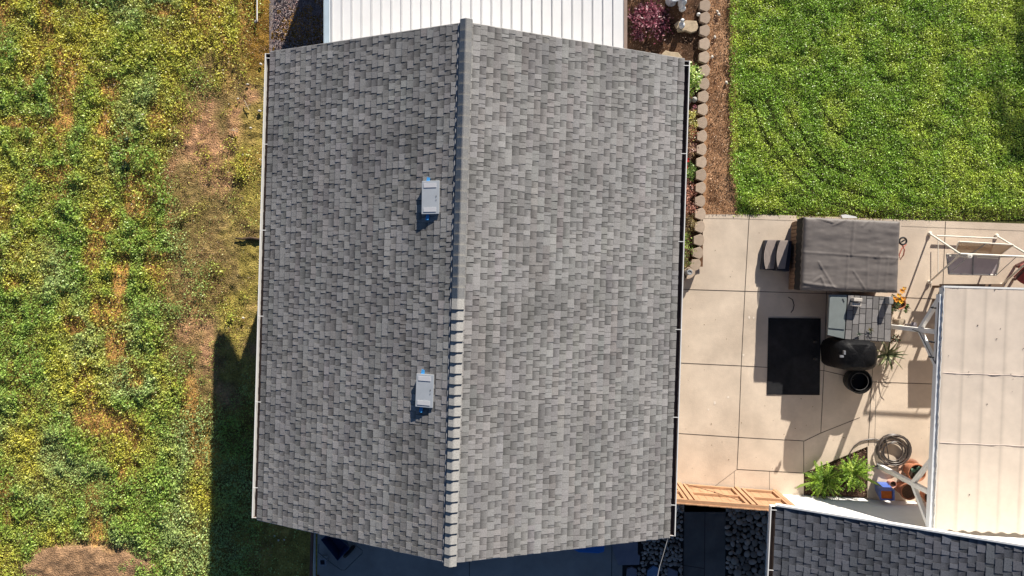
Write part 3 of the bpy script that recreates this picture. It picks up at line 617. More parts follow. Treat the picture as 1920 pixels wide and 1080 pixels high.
tc_.data.materials.append(mat('black_flap', (.018,.018,.02), .8, .2, 8)); tc_.data.polygons.foreach_set('material_index', [0]*(nu*nv+k)+[1]*k); tc_.data.update()
stp = thing('spa_steps', P(1455, 478, 0), 'two dark spa steps with ribbed curved treads left of the hot tub', 'steps')
m = MB(); m.prism(pz([(1434,450),(1483,452),(1478,508),(1428,505)], .0+.16), .02); m.prism(pz([(1460,450),(1485,452),(1480,509),(1457,507)], .36), .02)
m.build('step_body', mat('dark_plastic', (.035,.035,.045), .5, .1), stp, bevel=.01)
for (uL, uR, z_) in ((1437,1456,.20),(1460.5,1477,.40)):
    m = MB(); top = 449+(z_*4); bot_ = 504
    nR = 9
    for k in range(nR):
        f0, f1 = k/nR, (k+.82)/nR
        ptsL = []; ptsR = []
        for t in np.linspace(0, 1, 9):
            v_ = top+(bot_-top)*t; bow = 5*(1-(2*t-1)**2); sh = -8*t
            ul = uL+3-bow+sh*.55; ur = uR+3+sh*.95-(0 if z_ < .3 else 9*max(0,t-.3))
            ptsL.append((ul+(ur-ul)*f0, v_)); ptsR.append((ul+(ur-ul)*f1, v_))
        for a, b, c, d in zip(ptsL, ptsL[1:], ptsR[1:], ptsR): m.poly([P(*a, z_), P(*b, z_), P(*c, z_), P(*d, z_)])
    m.poly(pz([ptsL[0] if 0 else (uL+3,top),(uR+3,top),(uR-5,bot_),(uL-2,bot_)], z_-.012))
    m.build('tread', mat('tread_tan', (.36,.30,.27), .7, .1), stp)

# black mat
m = MB(); m.prism(pz([(1441,596),(1539,597),(1537,741),(1438,740)], .035), .021)
tag(m.build('outdoor_mat', mat('black_mat', (.011,.012,.015), .95, .35, 5, bump=.004, bscale=60, col2=(.022,.022,.024))), 'large plain black rubber mat lying flat on the patio', 'mat')

# ------------------------------------------------------------ barbecue island
IZ = .90; isl = thing('grill_island', P(1615, 595, 0), 'low outdoor counter topped with grey stone tiles below the hot tub', 'counter')
m = MB(); m.prism(pz([(1592,554),(1671,557),(1669,639),(1587,635)], IZ-.06), .02); m.build('cabinet', mat('island_stucco', (.30,.27,.25), .9, .1), isl)
rng2 = random.Random(5); m = MB(); edges = [0]
cols_u = np.linspace(0, 1, 8)
tiles = MB()
for c in range(7):
    b = rng2.uniform(-.2, 0)
    while b < 1:
        h_ = rng2.choice([.12,.22,.3,.34]); b2 = b+h_; x0_, x1_ = max(b, 0), min(b2, 1)
        if x1_-x0_ > .02:
            def q(a, bb): return (P(1590, 553, IZ)*(1-a)+P(1672, 557, IZ)*a)*(1-bb)+(P(1584, 636, IZ)*(1-a)+P(1670, 641, IZ)*a)*bb
            g_ = .008; a0_, a1_ = c/7+g_, (c+1)/7-g_; sh = rng2.uniform(.75, 1.2); tiles.col = (.21*sh, .20*sh, .195*sh)
            tiles.prism([q(a0_, x0_+.006), q(a0_, x1_-.006), q(a1_, x1_-.006), q(a1_, x0_+.006)], IZ-.03)
        b = b2
tiles.build('stone_top', mat('stone_tile', (1,1,1), .8, .12, 14, attr=True), isl, useC=True)
m = MB(); m.prism([P(1590,552.5,IZ-.012), P(1672.5,556.5,IZ-.012), P(1670,641.5,IZ-.012), P(1584,636.5,IZ-.012)], IZ-.06); m.build('grout', mat('grout', (.05,.045,.045), .9, .1), isl)
m = MB(); m.prism(pz([(1555,552.5),(1588.5,553),(1583,635.5),(1552,628)], .88), .82); m.prism(pz([(1556,557),(1587,557.5),(1583.5,618),(1553,615)], .895), .86); m.build('side_shelf', mat('sage_metal', (.20,.225,.22), .5, .08, 6), isl, bevel=.004)
m = MB(); m.bar(P(1580,560,.90), P(1583,566,.90), .015, .01); m.build('latch', MATS['dark_metal'], isl)
def tagm(mb, name, m_, label, cat, **k):
    o = mb.build(name, m_, smooth=k.get('smooth', False), bevel=k.get('bevel', 0), useC=k.get('useC', False)); return tag(o, label, cat, k.get('group'))
STONE = mat('pale_stone', (.55,.50,.44), .85, .15, 14, bump=.004, bscale=40)
m = MB(); m.box(P(1606,562,.985), (.20,.085,.17), -.05); m.box(P(1604,571,.965), (.21,.09,.13), -.1); tagm(m, 'stone_block', STONE, 'pair of pale stone blocks near the upper left of the tiled counter', 'stone block', bevel=.012)
m = MB(); m.box(P(1667,563,1.0), (.10,.17,.2), .05); tagm(m, 'stone_block', mat('grey_stone', (.30,.29,.28), .85, .15, 14), 'small upright grey stone block at the upper right corner of the tiled counter', 'stone block', bevel=.01)

def plant(name, u, v, z0, r, h, n, cols, label, cat, size=(.03,.06), stem=True, group=None, tilt=.7, flowers=None, aspect=.5, shape='dome', pot=None, seed=1, hold=None):
    rg = np.random.default_rng(seed+int(u)); c = P(u, v, z0+h*.5); rr_ = np.array([r if not isinstance(r, tuple) else r[0], r if not isinstance(r, tuple) else r[1]])
    # clumped points in an uneven dome
    k = max(8, n//40); a = rg.uniform(0, 2*np.pi, k); q = np.sqrt(rg.random(k)); hz = rg.random(k)
    cx = np.cos(a)*q*.85; cyv = np.sin(a)*q*.85; cz = hz*np.sqrt(np.clip(1-q**2*.9, 0, 1))
    w_ = rg.integers(0, k, n); px = cx[w_]+rg.normal(0, .15, n); py = cyv[w_]+rg.normal(0, .15, n); pz_ = cz[w_]+rg.normal(0, .10, n)
    pts = np.stack([c.x+px*rr_[0], c.y+py*rr_[1], z0+np.clip(pz_, 0, 1.1)*h], 1)
    br_ = (.7+.6*rg.random(k))[w_][:, None]; col = np.clip(pick(cols, n, rg, .15)*br_, .003, 1)
    V, Fq, C = leaf_arrays(pts, rg.uniform(size[0], size[1], n), col, tilt, aspect, rg)
    if not stem and not flowers:
        o = npmesh(name, V, Fq, LEAF, C); return tag(o, label, cat, group)
    t = thing(name, (c.x, c.y, z0), label, cat, group); npmesh('foliage', V, Fq, LEAF, C, t)
    if stem:
        m = MB()
        for s_ in range(6):
            aa = s_*1.05; m.tube([(c.x+.01*s_, c.y, z0-.04), (c.x+math.cos(aa)*rr_[0]*.3, c.y+math.sin(aa)*rr_[1]*.3, z0+h*.4), (c.x+math.cos(aa)*rr_[0]*.65, c.y+math.sin(aa)*rr_[1]*.65, z0+h*.75)], .01, 5, radii=[.014,.009,.004])
        m.build('stem', BRANCH, t)
    if flowers:
        for (fu, fv, fr, fc) in flowers:
            p = P(fu, fv, z0+h); m = MB()
            for kk in range(9):
                aa = kk*2.4; rad = fr*(.35+.65*(kk % 3)/2); cp = p+Vector((math.cos(aa)*rad*.6, math.sin(aa)*rad*.6, .02*(kk % 3)))
                d1 = Vector((math.cos(aa), math.sin(aa), .35))*fr*.6; d2 = Vector((-math.sin(aa), math.cos(aa), .1))*fr*.35
                m.poly([cp-d1*.4, cp+d2, cp+d1, cp-d2])
            m.build('flower', mat('petal_%d' % int(1000*sum(fc)), fc, .6, .1, trans=.2), t)
    return t

# grill under a black cover
gr = thing('covered_grill', P(1600, 668, 0), 'barbecue grill under a black fitted cover beside the stone counter', 'grill'); GZ = 1.12
oc = [(1600+52*math.copysign(abs(math.cos(t))**.55, math.cos(t)), 666+29*math.copysign(abs(math.sin(t))**.6, math.sin(t))) for t in [2*math.pi*k/28 for k in range(28)]]
gx0, gx1 = P(1549, 668, .45).x, P(1652, 668, GZ).x; gy1, gy0 = P(1600, 634, .5).y, P(1600, 697, GZ).y
def gq_(f, z, wz=0): return [Vector((gx0+(gx1-gx0)*(.5+((a-1548)/104-.5)*f), gy1-(gy1-gy0)*(.5+((b-637)/58-.5)*f), z+wz*math.sin(a+b))) for a, b in oc]
m = MB(); top_ = gq_(.72, GZ); mid = gq_(.98, GZ-.16); lowp = gq_(1.02, .14, .03)
T1 = [m.vv(p) for p in top_]; T2 = [m.vv(p) for p in mid]; T3 = [m.vv(p) for p in lowp]; cN = m.vv(sum(top_, Vector())/len(top_)+Vector((0, 0, .03)))
for k in range(len(oc)):
    j = (k+1) % len(oc); m.face((cN, T1[j], T1[k])); m.face((T1[k], T1[j], T2[j], T2[k])); m.face((T2[k], T2[j], T3[j], T3[k]))
m.build('cover', mat('black_vinyl', (.006,.006,.007), .55, .25, 5, bump=.02, bscale=9, spec=.14), gr, smooth=50)
m = MB(); m.box(P(1583,661,1.19), (.04,.09,.07)); m.box(P(1578,668,1.19), (.08,.05,.05)); m.build('handle', mat('chrome', (.5,.5,.5), .3, .1, metal=.6), gr)
for a, b in ((1562,648),(1562,682),(1640,648),(1636,685)):
    m = MB(); p = P(a, b, GZ); m.box((p.x, p.y, .09), (.05,.05,.14)); m.build('leg', MATS['dark_metal'], gr)
# fire bowl
fp = thing('fire_bowl', P(1600, 713, 0), 'round black metal fire bowl below the covered grill', 'fire pit'); c = P(1597, 711, .02)
m = MB(); m.lathe([(.20,0),(.27,.12),(.295,.36),(.30,.44),(.275,.45),(.265,.40),(.25,.12),(0.01,.08)], c, 32); m.build('bowl', mat('black_enamel', (.008,.008,.008), .5, .2, spec=.3), fp, smooth=40)
m = MB(); m.tube([c+Vector((math.cos(t)*.21, math.sin(t)*.21, .42)) for t in np.linspace(0, 2*math.pi, 30)[:-1]], .007, 6, closed=True); m.build('ring', mat('steel_ring', (.16,.16,.16), .4, .1, metal=.5), fp)

# plants beside the counter
OR = (.75,.30,.02)
plant('flowering_plant', 1680, 572, .35, (.17,.26), .35, 420, [(.05,.10,.03),(.12,.19,.05),(.03,.06,.02)], 'potted plant with bright orange blooms beside the hot tub corner', 'plant', flowers=[(1690,545,.07,OR),(1684,553,.06,(.8,.42,.03)),(1692,559,.06,OR),(1679,562,.06,(.7,.25,.02)),(1688,565,.055,(.8,.42,.03)),(1694,540,.05,(.8,.42,.03)),(1676,558,.05,OR)], seed=3)
TERRA = mat('terracotta', (.42,.17,.09), .85, .15, 10)
def pot(u, v, r, h, label, soil=(.06,.04,.03), mat_=None, saucer=False, loc=None):
    c = loc or P(u, v, .022); t = thing('plant_pot', c, label, 'pot'); m = MB()
    m.lathe([(r*.68,0),(r*.9,h*.78),(r,h*.8),(r,h),(r*.9,h),(r*.86,h*.82)], c, 28); m.build('pot_body', mat_ or TERRA, t, smooth=30)
    m = MB(); 
    q = [c+Vector((math.cos(a)*r*.87, math.sin(a)*r*.87, h*.84)) for a in np.linspace(0, 2*math.pi, 25)[:-1]]; m.poly(q); m.build('potting_soil', mat('soil_%d' % int(sum(soil)*1000), soil, .95, .5, 30, bump=.02, bscale=30), t)
    if saucer:
        m = MB(); m.lathe([(r*.9,0),(r*1.25,.02),(r*1.28,.045),(r*1.2,.045),(r*.9,.02)], c-Vector((0,0,.0)), 28); m.build('saucer', mat('pale_terracotta', (.60,.40,.30), .85, .1, 8), t, smooth=30)
    return t
pot(1673, 568, .15, .36, 'terracotta pot holding the orange flowered plant')
plant('potted_herb', 1700, 578, .15, .12, .2, 120, [(.06,.15,.03),(.15,.26,.06)], 'small bright green sprig right of the orange flowered plant', 'plant', stem=True)
m = MB(); m.lathe([(.055,0),(.075,.30),(.08,.32),(.0,.33)], P(1679,602,.022), 18); tagm(m, 'stone_post', mat('tan_stone', (.40,.33,.25), .9, .15), 'short tan round post at the right end of the counter', 'post', smooth=30)
m = MB(); m.lathe([(.02,0),(.02,.32),(.07,.33),(.075,.37),(.0,.39)], P(1698,608,.022), 18); tagm(m, 'path_light', mat('grey_lamp', (.22,.20,.22), .4, .1), 'small round grey path light right of the counter by the white post', 'lamp', smooth=30)
plant('potted_shrub', 1678, 636, .2, (.17,.13), .25, 220, [(.02,.045,.015),(.03,.07,.02),(.12,.03,.02)], 'dark green and red leaved plant below the white post', 'plant')
# agave
def spiky(name, u, v, z0, n, L_, label, cols, seed=0, up=.5):
    rg = random.Random(seed); c = P(u, v, z0); t = thing(name, c, label, 'plant'); m = MB()
    for k in range(n):
        a = k*2.399+rg.uniform(-.3, .3); e_ = rg.uniform(.25, 1.0)*up*2; L1 = L_*rg.uniform(.6, 1.1); w_ = .022*L_/.4; pv = None; m.col = cols[k % len(cols)]
        for s_ in range(5):
            f = s_/4; rad = L1*f*math.cos(e_*(1-f*.7)); z = L1*f*math.sin(e_)*(1-.45*f*f); ww = w_*(1-f)**.7*(.5+1.5*min(f*3, .6))+.001
            p = c+Vector((math.cos(a)*rad, math.sin(a)*rad, z)); sd_ = Vector((-math.sin(a), math.cos(a), 0))*ww; l, r_ = m.vv(p-sd_+Vector((0,0,.008))), m.vv(p+sd_+Vector((0,0,.008))); mm_ = m.vv(p)
            if pv: m.face((pv[0], pv[1], mm_, l)); m.face((pv[1], pv[2], r_, mm_))
            pv = (l, mm_, r_)
    m.build('leaves', mat('leaf_attr', (1,1,1), .5, .1, attr=True, trans=.15), t, useC=True); return t
spiky('agave', 1662, 664, .12, 26, .46, 'pale striped strap leaved plant at the right end of the covered grill', [(.24,.26,.12),(.12,.16,.07),(.40,.38,.22),(.08,.10,.04)], 2)
spiky('succulent', 1631, 619, IZ+.02, 12, .10, 'small yellow and green succulent on the tiled counter', [(.5,.4,.08),(.1,.13,.05),(.05,.07,.05)], 4)
spiky('succulent', 1610, 627, IZ+.02, 10, .075, 'tiny green and white succulent near the lower edge of the tiled counter', [(.08,.25,.10),(.5,.52,.45),(.03,.05,.03)], 5)

# pink hose reel / coiled pink hose by the tub
ph_ = thing('hose_reel', P(1692, 470, 0), 'small dark reel with pink hose tucked behind the hot tub', 'hose reel')
m = MB(); c = P(1693, 452, .35); m.tube([c+Vector((math.cos(t)*.085, math.sin(t)*.085, .0)) for t in np.linspace(0, 2*math.pi, 20)[:-1]], .022, 8, closed=True); m.box(c, (.1,.03,.03), .6); m.build('reel', MATS['black_rubber'], ph_, smooth=40)
m = MB(); m.tube([P(1686,456,.3), P(1692,460,.3), P(1696,468,.25), P(1694,478,.2), P(1688,487,.15), P(1686,478,.15), P(1691,466,.2), P(1699,458,.2)], .016, 8); m.build('hose', mat('pink_hose', (.75,.30,.24), .5, .1), ph_, smooth=40)
# concrete foot of tub seen above lawn edge
m = MB(); m.prism(pz([(1577,403),(1586,402),(1605,406),(1608,409),(1580,409)], .5), .4); tagm(m, 'cover_lifter', WHITE, 'small white bracket sticking out above the hot tub edge', 'bracket')

# ------------------------------------------------------------ garden swing
sw = thing('garden_swing', P(1830, 485, 0), 'white tubular garden swing with tan back panel right of the hot tub', 'swing')
FR = mat('cream_tube', (.70,.66,.58), .5, .06)
def tubeobj(pts, r, name, parent, m_=FR): m = MB(); m.tube(pts, r, 10); return m.build(name, m_, parent, smooth=50)
AZ_ = 1.55
aL, aR = P(1800, 476, AZ_), P(1935, 482, AZ_)
tubeobj([P(1743,438,.03), aL], .022, 'leg', sw); tubeobj([P(1742,529,.03), aL+Vector((.02,0,0))], .022, 'leg', sw); tubeobj([P(1868,442,.03), aR], .022, 'leg', sw); tubeobj([P(1878,534,.03), aR+Vector((.02,0,0))], .022, 'leg', sw)
tubeobj([aL, aR], .024, 'top_bar', sw); tubeobj([P(1756,442,.12), P(1869,447,.12)], .018, 'lower_bar', sw)
for a, b in ((1743,438),(1742,529),(1868,442),(1878,534)):
    m = MB(); p = P(a, b, .03); m.lathe([(.045,-.01),(.05,.03),(.03,.06),(.0,.065)], p, 14); m.build('foot_cap', FR, sw, smooth=40)
m = MB(); back = [P(1798,453,.98), P(1900,459,.98), P(1876,477,.60), P(1790,473,.60)]; m.poly(back); m.poly([p-Vector((0,0.02,.01)) for p in back][::-1]); bk = m.build('backrest', mat('tan_mesh', (.50,.36,.23), .8, .08, 10, trans=.35), sw)
tubeobj([back[0], back[1]], .017, 'rail', bk); tubeobj([back[1], back[2]], .017, 'rail', bk); tubeobj([back[0], back[3]], .017, 'rail', bk); tubeobj([(back[0]+back[1])/2, (back[3]+back[2])/2+Vector((-.15,0,0))], .02, 'rail', bk, mat('grey_tube', (.30,.30,.30), .5, .1))
seat = [P(1775,477,.58), P(1875,482,.58), P(1868,516,.48), P(1779,514,.48)]
m = MB(); m.poly(seat); m.poly([p-Vector((0,0,.015)) for p in seat][::-1]); se = m.build('seat', mat('grey_mesh', (.62,.55,.56), .8, .06, 10, trans=.12), sw)
for a, b in ((0,1),(1,2),(2,3),(3,0)): tubeobj([seat[a], seat[b]], .017, 'rail', se, MATS['grey_tube'] if b in (0,) else FR)
tubeobj([(seat[0]+seat[1])/2, (seat[3]+seat[2])/2], .02, 'rail', se, MATS['grey_tube']); tubeobj([seat[0]+Vector((.05,-.04,.015)), (seat[0]+seat[1])/2+Vector((-.08,-.04,.015))], .012, 'rail', se); tubeobj([(seat[0]+seat[1])/2+Vector((.08,-.04,.015)), seat[1]+Vector((-.05,-.04,.015))], .012, 'rail', se)
for p, q in ((seat[0], aL+Vector((.25,0,0))), (seat[3], aL+Vector((.25,0,0))), (seat[1], aR+Vector((-.35,0,0))), (seat[2], aR+Vector((-.35,0,0)))): tubeobj([p, q], .008, 'hanger', sw, MATS['grey_tube'])
tubeobj([P(1759,450,.14), P(1759,514,.14)], .01, 'side_bar', sw)
m = MB(); p = P(1818,480,AZ_+.03); m.lathe([(.05,-.03),(.055,.02),(0.01,.03)], p, 12); m.build('knob', FR, sw, smooth=40)

# red chair at the edge
ch = thing('patio_chair', P(1912, 520, 0), 'red seated dark framed patio chair cut by the right edge', 'chair')
m = MB(); m.prism(pz([(1901,519),(1923,498),(1950,512),(1936,540),(1915,530)], .46), .42); m.build('seat', mat('red_cushion', (.42,.10,.09), .8, .1, 8), ch, bevel=.01)
m = MB(); m.prism(pz([(1923,498),(1950,490),(1960,505),(1950,512)], .8), .4); m.build('backrest', MATS['red_cushion'], ch, bevel=.01)
DB = mat('dark_brown_metal', (.12,.06,.05), .6, .15)
for a, b in ((1903,500),(1900,524),(1936,545),(1955,505)):
    m = MB(); m.bar(P(a,b,.02), P(a+4,b-1,.6), .06, .04); m.build('leg', DB, ch)
m = MB(); m.bar(P(1905,498,.6), P(1930,486,.6), .05); m.bar(P(1903,523,.6), P(1926,500,.62), .05); m.build('armrest', DB, ch)

# bench and table, unseen under the cover, put in for their slab shadows
bc = thing('slatted_bench', (10.6, .2, 0), 'unseen slatted bench under the upper left corner of the patio cover', 'bench')
BR_ = mat('bench_wood', (.18,.12,.08), .7, .2)
bxx, byy = P(1742,533,0).x, P(1742,533,0).y
for k in range(4): m = MB(); m.box((bxx+.75, byy-.04-.12*k, .45), (1.5, .09, .03)); m.build('slat', BR_, bc)
for x in (bxx+.1, bxx+1.4):
    for y in (byy-.06, byy-.4): m = MB(); m.box((x, y, .22), (.06,.06,.42)); m.build('leg', BR_, bc)
tx0, ty0, ty1 = P(1754,542).x, P(1754,542).y, P(1754,625).y
tb = thing('patio_table', (tx0+.8, (ty0+ty1)/2, 0), 'unseen brown table standing under the patio cover beside the bench', 'table')
m = MB(); m.box((tx0+.85, (ty0+ty1)/2, .735), (1.7, ty0-ty1, .04)); m.build('tabletop', BR_, tb, bevel=.005)
for x in (tx0+.1, tx0+1.6):
    for y in (ty0-.1, ty1+.1): m = MB(); m.box((x, y, .36), (.07,.07,.71)); m.build('leg', BR_, tb)

# ------------------------------------------------------------ garden hose
hs = MB(); c = P(1674, 843, .05); pts = []
tail = [(1592,880),(1592,862),(1594,848),(1602,836),(1613,828),(1626,824),(1642,823),(1657,827)]
pts += [P(a, b, .045) for a, b in tail]
turns = [(.40,0,0),(.41,.01,.01),(.34,-.04,-.02),(.30,-.05,-.05),(.22,-.03,-.03),(.26,.0,-.04),(.36,.03,.0),(.42,.01,.0),(.38,-.02,.02)]
for i, (r_, ox, oy) in enumerate(turns):
    nx_ = turns[(i+1) % len(turns)]
    for k in range(22):
        f = k/22; t = 1.9-2*math.pi*f; rr_ = r_*(1-f)+nx_[0]*f; pts.append(c+Vector((ox*(1-f)+nx_[1]*f+rr_*math.cos(t), oy*(1-f)+nx_[2]*f+rr_*.95*math.sin(t), .0+.016*i*(1 if i < 5 else .8)+.008*math.sin(k*.7))))
pts += [P(1668,871,.05), P(1650,873,.04), P(1632,877,.04), P(1622,884,.0)]
hs.tube(pts, .0155, 8); tagm(hs, 'garden_hose', mat('hose_rubber', (.075,.062,.055), .35, .15, 20, spec=.6), 'coiled dark garden hose on the slab above the terracotta pots', 'hose', smooth=60)

# ------------------------------------------------------------ planting triangle with ferns
bed = MB(); bed.poly(pz([(1507,886),(1627,836),(1627,932),(1506,928)], -.02)); tag(bed.build('planting_bed', mat('bed_soil_flat', (.08,.045,.03), .95, .5, 18, bump=.03, bscale=25)), kind='structure')
n = 900; f_ = RNG.random(n); uu = 1509+f_*116; vv = 886-f_*49+RNG.random(n)*(42+f_*50); xx, yy = Pn(uu, vv, 0)
V, Fq, C = leaf_arrays(np.stack([xx, yy, np.zeros(n)+RNG.uniform(0,.02,n)], 1), RNG.uniform(.015,.045, n), pick([(.3,.2,.14),(.12,.06,.04),(.4,.3,.2),(.07,.04,.03)], n), .7, .6)
tag(npmesh('bed_mulch', V, Fq, MATS['crumb'], C), 'wood chip mulch in the triangular fern bed', 'mulch', kind='stuff')
def foxtail(u, v, n, rad, L_, label, seed):
    rg = np.random.default_rng(seed); c = P(u, v, 0.0); t = thing('foxtail_fern', c, label, 'fern'); PT = []; SZ = []; CO = []; m = MB()
    for k in range(n):
        a = k*2.399+rg.uniform(-.3, .3); e_ = np.pi/2*(1-.80*np.sqrt((k+1)/n)); L1 = L_*rg.uniform(.75, 1.15); cc = np.array([(.34,.52,.06),(.24,.40,.045),(.48,.62,.11),(.14,.26,.03)][rg.integers(0, 4)]); path = []
        for s_ in range(14):
            f = s_/13; rd = rad*.25*f+L1*f*math.cos(e_*(1-.25*f)); z = .05+L1*f*math.sin(e_)*(1-.25*f); p = Vector((c.x+math.cos(a)*rd, c.y+math.sin(a)*rd, z)); path.append(p)
            w_ = .055*math.sin(math.pi*min(1, .18+f*.78))+.006
            for _ in range(11):
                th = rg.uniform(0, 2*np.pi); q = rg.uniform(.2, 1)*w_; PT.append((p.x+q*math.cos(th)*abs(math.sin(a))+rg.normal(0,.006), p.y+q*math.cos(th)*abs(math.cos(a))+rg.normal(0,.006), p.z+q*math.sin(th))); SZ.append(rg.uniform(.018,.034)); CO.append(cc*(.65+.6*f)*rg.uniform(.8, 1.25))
        m.tube(path[::4]+[path[-1]], .004, 4)
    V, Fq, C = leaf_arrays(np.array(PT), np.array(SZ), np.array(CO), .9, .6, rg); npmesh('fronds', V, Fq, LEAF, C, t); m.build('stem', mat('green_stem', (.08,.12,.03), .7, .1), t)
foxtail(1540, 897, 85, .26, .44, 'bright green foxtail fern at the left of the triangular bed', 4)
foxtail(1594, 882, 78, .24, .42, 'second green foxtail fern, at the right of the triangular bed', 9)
for (pts_, lb) in (([(1520,905,.3),(1500,911,.42),(1490,917,.40)], 'long pale strap leaf arching left over the slab from the ferns'), ([(1625,898,.25),(1640,905,.4),(1653,912,.40)], 'long green strap leaf arching right from the ferns to the blue planter')):
    m = MB(); q = [P(*p) for p in pts_]; ws = [.03,.035,.004]; pv = None
    for p, w_ in zip(q, ws):
        l, r_ = m.vv(p+Vector((0, w_, 0))), m.vv(p-Vector((0, w_, .01)))
        if pv: m.face((pv[0], l, r_, pv[1]))
        pv = (l, r_)
    tagm(m, 'strap_leaf', mat('strap_green', (.24,.34,.07), .5, .1, trans=.2), lb, 'leaf')

# pots
pot(1704, 879, .215, .38, 'upper terracotta pot with dark succulent beside the hose', saucer=True)
plant('succulent', 1722, 888, .40, .15, .14, 90, [(.03,.07,.04),(.10,.16,.11),(.02,.03,.02)], 'dark green rosette growing in the upper terracotta pot', 'plant', size=(.07,.13), stem=False, aspect=.7)
pot(1688, 913, .20, .42, 'lower terracotta pot filled with dry gravelly soil beside the blue planter', soil=(.10,.06,.04))
pot(1733, 925, .17, .30, 'terracotta pot behind the lower white brace at the cover edge')
plant('potted_shrub', 1745, 932, .3, .12, .15, 80, [(.03,.07,.02),(.06,.12,.04)], 'small green plant half hidden by the lower white brace', 'plant', size=(.04,.08), stem=False)
pot(1667, 904, .085, .2, 'small pale pink clay pot wedged between blue planter and lower pot', mat_=mat('pink_clay', (.55,.28,.22), .85, .1))
bp = thing('plant_trough', P(1645, 912, .02), 'blue rectangular planter with orange soil below the fern bed', 'planter'); BL_ = mat('blue_glaze', (.06,.12,.40), .35, .12, 8, spec=.5)
bot4 = [P(a, b, .03) for a, b in ((1640,903),(1662,904),(1663,921),(1641,920))]; top4 = [P(a, b, .52) for a, b in ((1649,918),(1678,919),(1678,939),(1650,938))]
m = MB(); A = [m.vv(p) for p in bot4]; B = [m.vv(p) for p in top4]; cI = sum(top4, Vector())/4; I = [m.vv(p.lerp(cI, .22)) for p in top4]; D = [m.vv(Vector((p.lerp(cI, .26).x, p.lerp(cI, .26).y, .45))) for p in top4]
for k in range(4): j = (k+1) % 4; m.face((A[k], A[j], B[j], B[k])); m.face((B[k], B[j], I[j], I[k])); m.face((I[k], I[j], D[j], D[k]))
m.build('trough', BL_, bp, bevel=.008)
m = MB(); m.poly([Vector((p.lerp(cI, .24).x, p.lerp(cI, .24).y, .47)) for p in top4][::-1]); m.build('soil_fill', mat('orange_soil', (.45,.12,.02), .8, .25, 8), bp)

# ------------------------------------------------------------ top right bed: wall blocks
blk = [(1323,-38),(1323,-14),(1322,10),(1322,33),(1321.5,57),(1321,82),(1320.5,107),(1321,132),(1320,157),(1318.6,181),(1317.7,205),(1316.5,230),(1316.3,255),(1315.4,280),(1315,304),(1314.5,328),(1313.8,352),(1312.6,377),(1313,401),(1312.2,425),(1310.5,450),(1308.5,474)]
blk += [(1304,496,-.35),(1292,512,-.95),(1276,519,-1.35)]
BLK = mat('tan_block', (.43,.335,.255), .9, .10, 12, bump=.004, bscale=50, rand=.12)
shp = [(-.125,-.092),(.045,-.158),(.115,-.095),(.135,0),(.115,.095),(.045,.158),(-.125,.092)]
m = MB(); m.prism([(x, y, .22) for x, y in shp], 0); b0o = m.build('wall_block', BLK, origin=Vector((0,0,0)), bevel=.006); N_ = len(blk)
ords = ['first','second','third','fourth','fifth','sixth','seventh','eighth','ninth','tenth','eleventh','twelfth','thirteenth','fourteenth','fifteenth','sixteenth','seventeenth','eighteenth','nineteenth','twentieth','twenty first','twenty second','twenty third']
for i, e_ in enumerate(blk):
    if i < 2: continue
    o = b0o if i == 2 else b0o.copy()
    if i != 2: COL.objects.link(o)
    p = P(e_[0], e_[1], .24); o.location = (p.x, p.y, .02); o.rotation_euler.z = (e_[2] if len(e_) > 2 else random.uniform(-.04, .04)); o.scale = (random.uniform(.96, 1.02), random.uniform(.97, 1.0), 1)
    k = i-2; tag(o, 'tan concrete edging block, %s counting down from the top of the photo' % ords[k], 'edging block', 'edging blocks along the flower bed')
# path light on the corner block
pl = thing('path_light', P(1288, 512, .2), 'round grey bollard light standing on the corner of the block edging', 'lamp')
m = MB(); c = P(1287, 511, .24); m.lathe([(.05,0),(.05,.34)], c, 16); m.build('stake', mat('grey_lamp2', (.16,.16,.17), .5, .1), pl, smooth=30)
m = MB(); m.lathe([(.05,.34),(.068,.35),(.068,.38),(.05,.385),(.045,.37),(0.005,.37)], c, 18); m.build('lamp_head', mat('grey_lamp3', (.3,.31,.32), .5, .1), pl, smooth=30)

# bed planting
plant('purple_bush', 1218, 36, .1, .52, .62, 1700, [(.16,.03,.055),(.30,.07,.11),(.60,.28,.33),(.07,.012,.025),(.20,.04,.07)], 'rounded maroon leaved bush beside the metal roofed room', 'bush', size=(.04,.09))
plant('bush', 1225, -85, .1, .55, .85, 1200, [(.10,.16,.04),(.16,.22,.06)], 'green bush just beyond the top edge behind the maroon bush', 'bush', size=(.05,.09))
plant('bush', 1285, -62, .1, .26, .75, 500, [(.10,.16,.04),(.16,.22,.06)], 'narrow green bush just beyond the top edge behind the white basin', 'bush', size=(.05,.09))
GB = [(.14,.26,.03),(.30,.42,.08),(.07,.15,.02),(.38,.46,.15)]
plant('green_bush', 1297, 146, .12, (.30,.44), .62, 900, [(.30,.50,.06),(.50,.62,.16),(.16,.30,.04),(.58,.66,.26)], 'bright lime green bush at the upper right corner of the house roof', 'bush', size=(.05,.10))
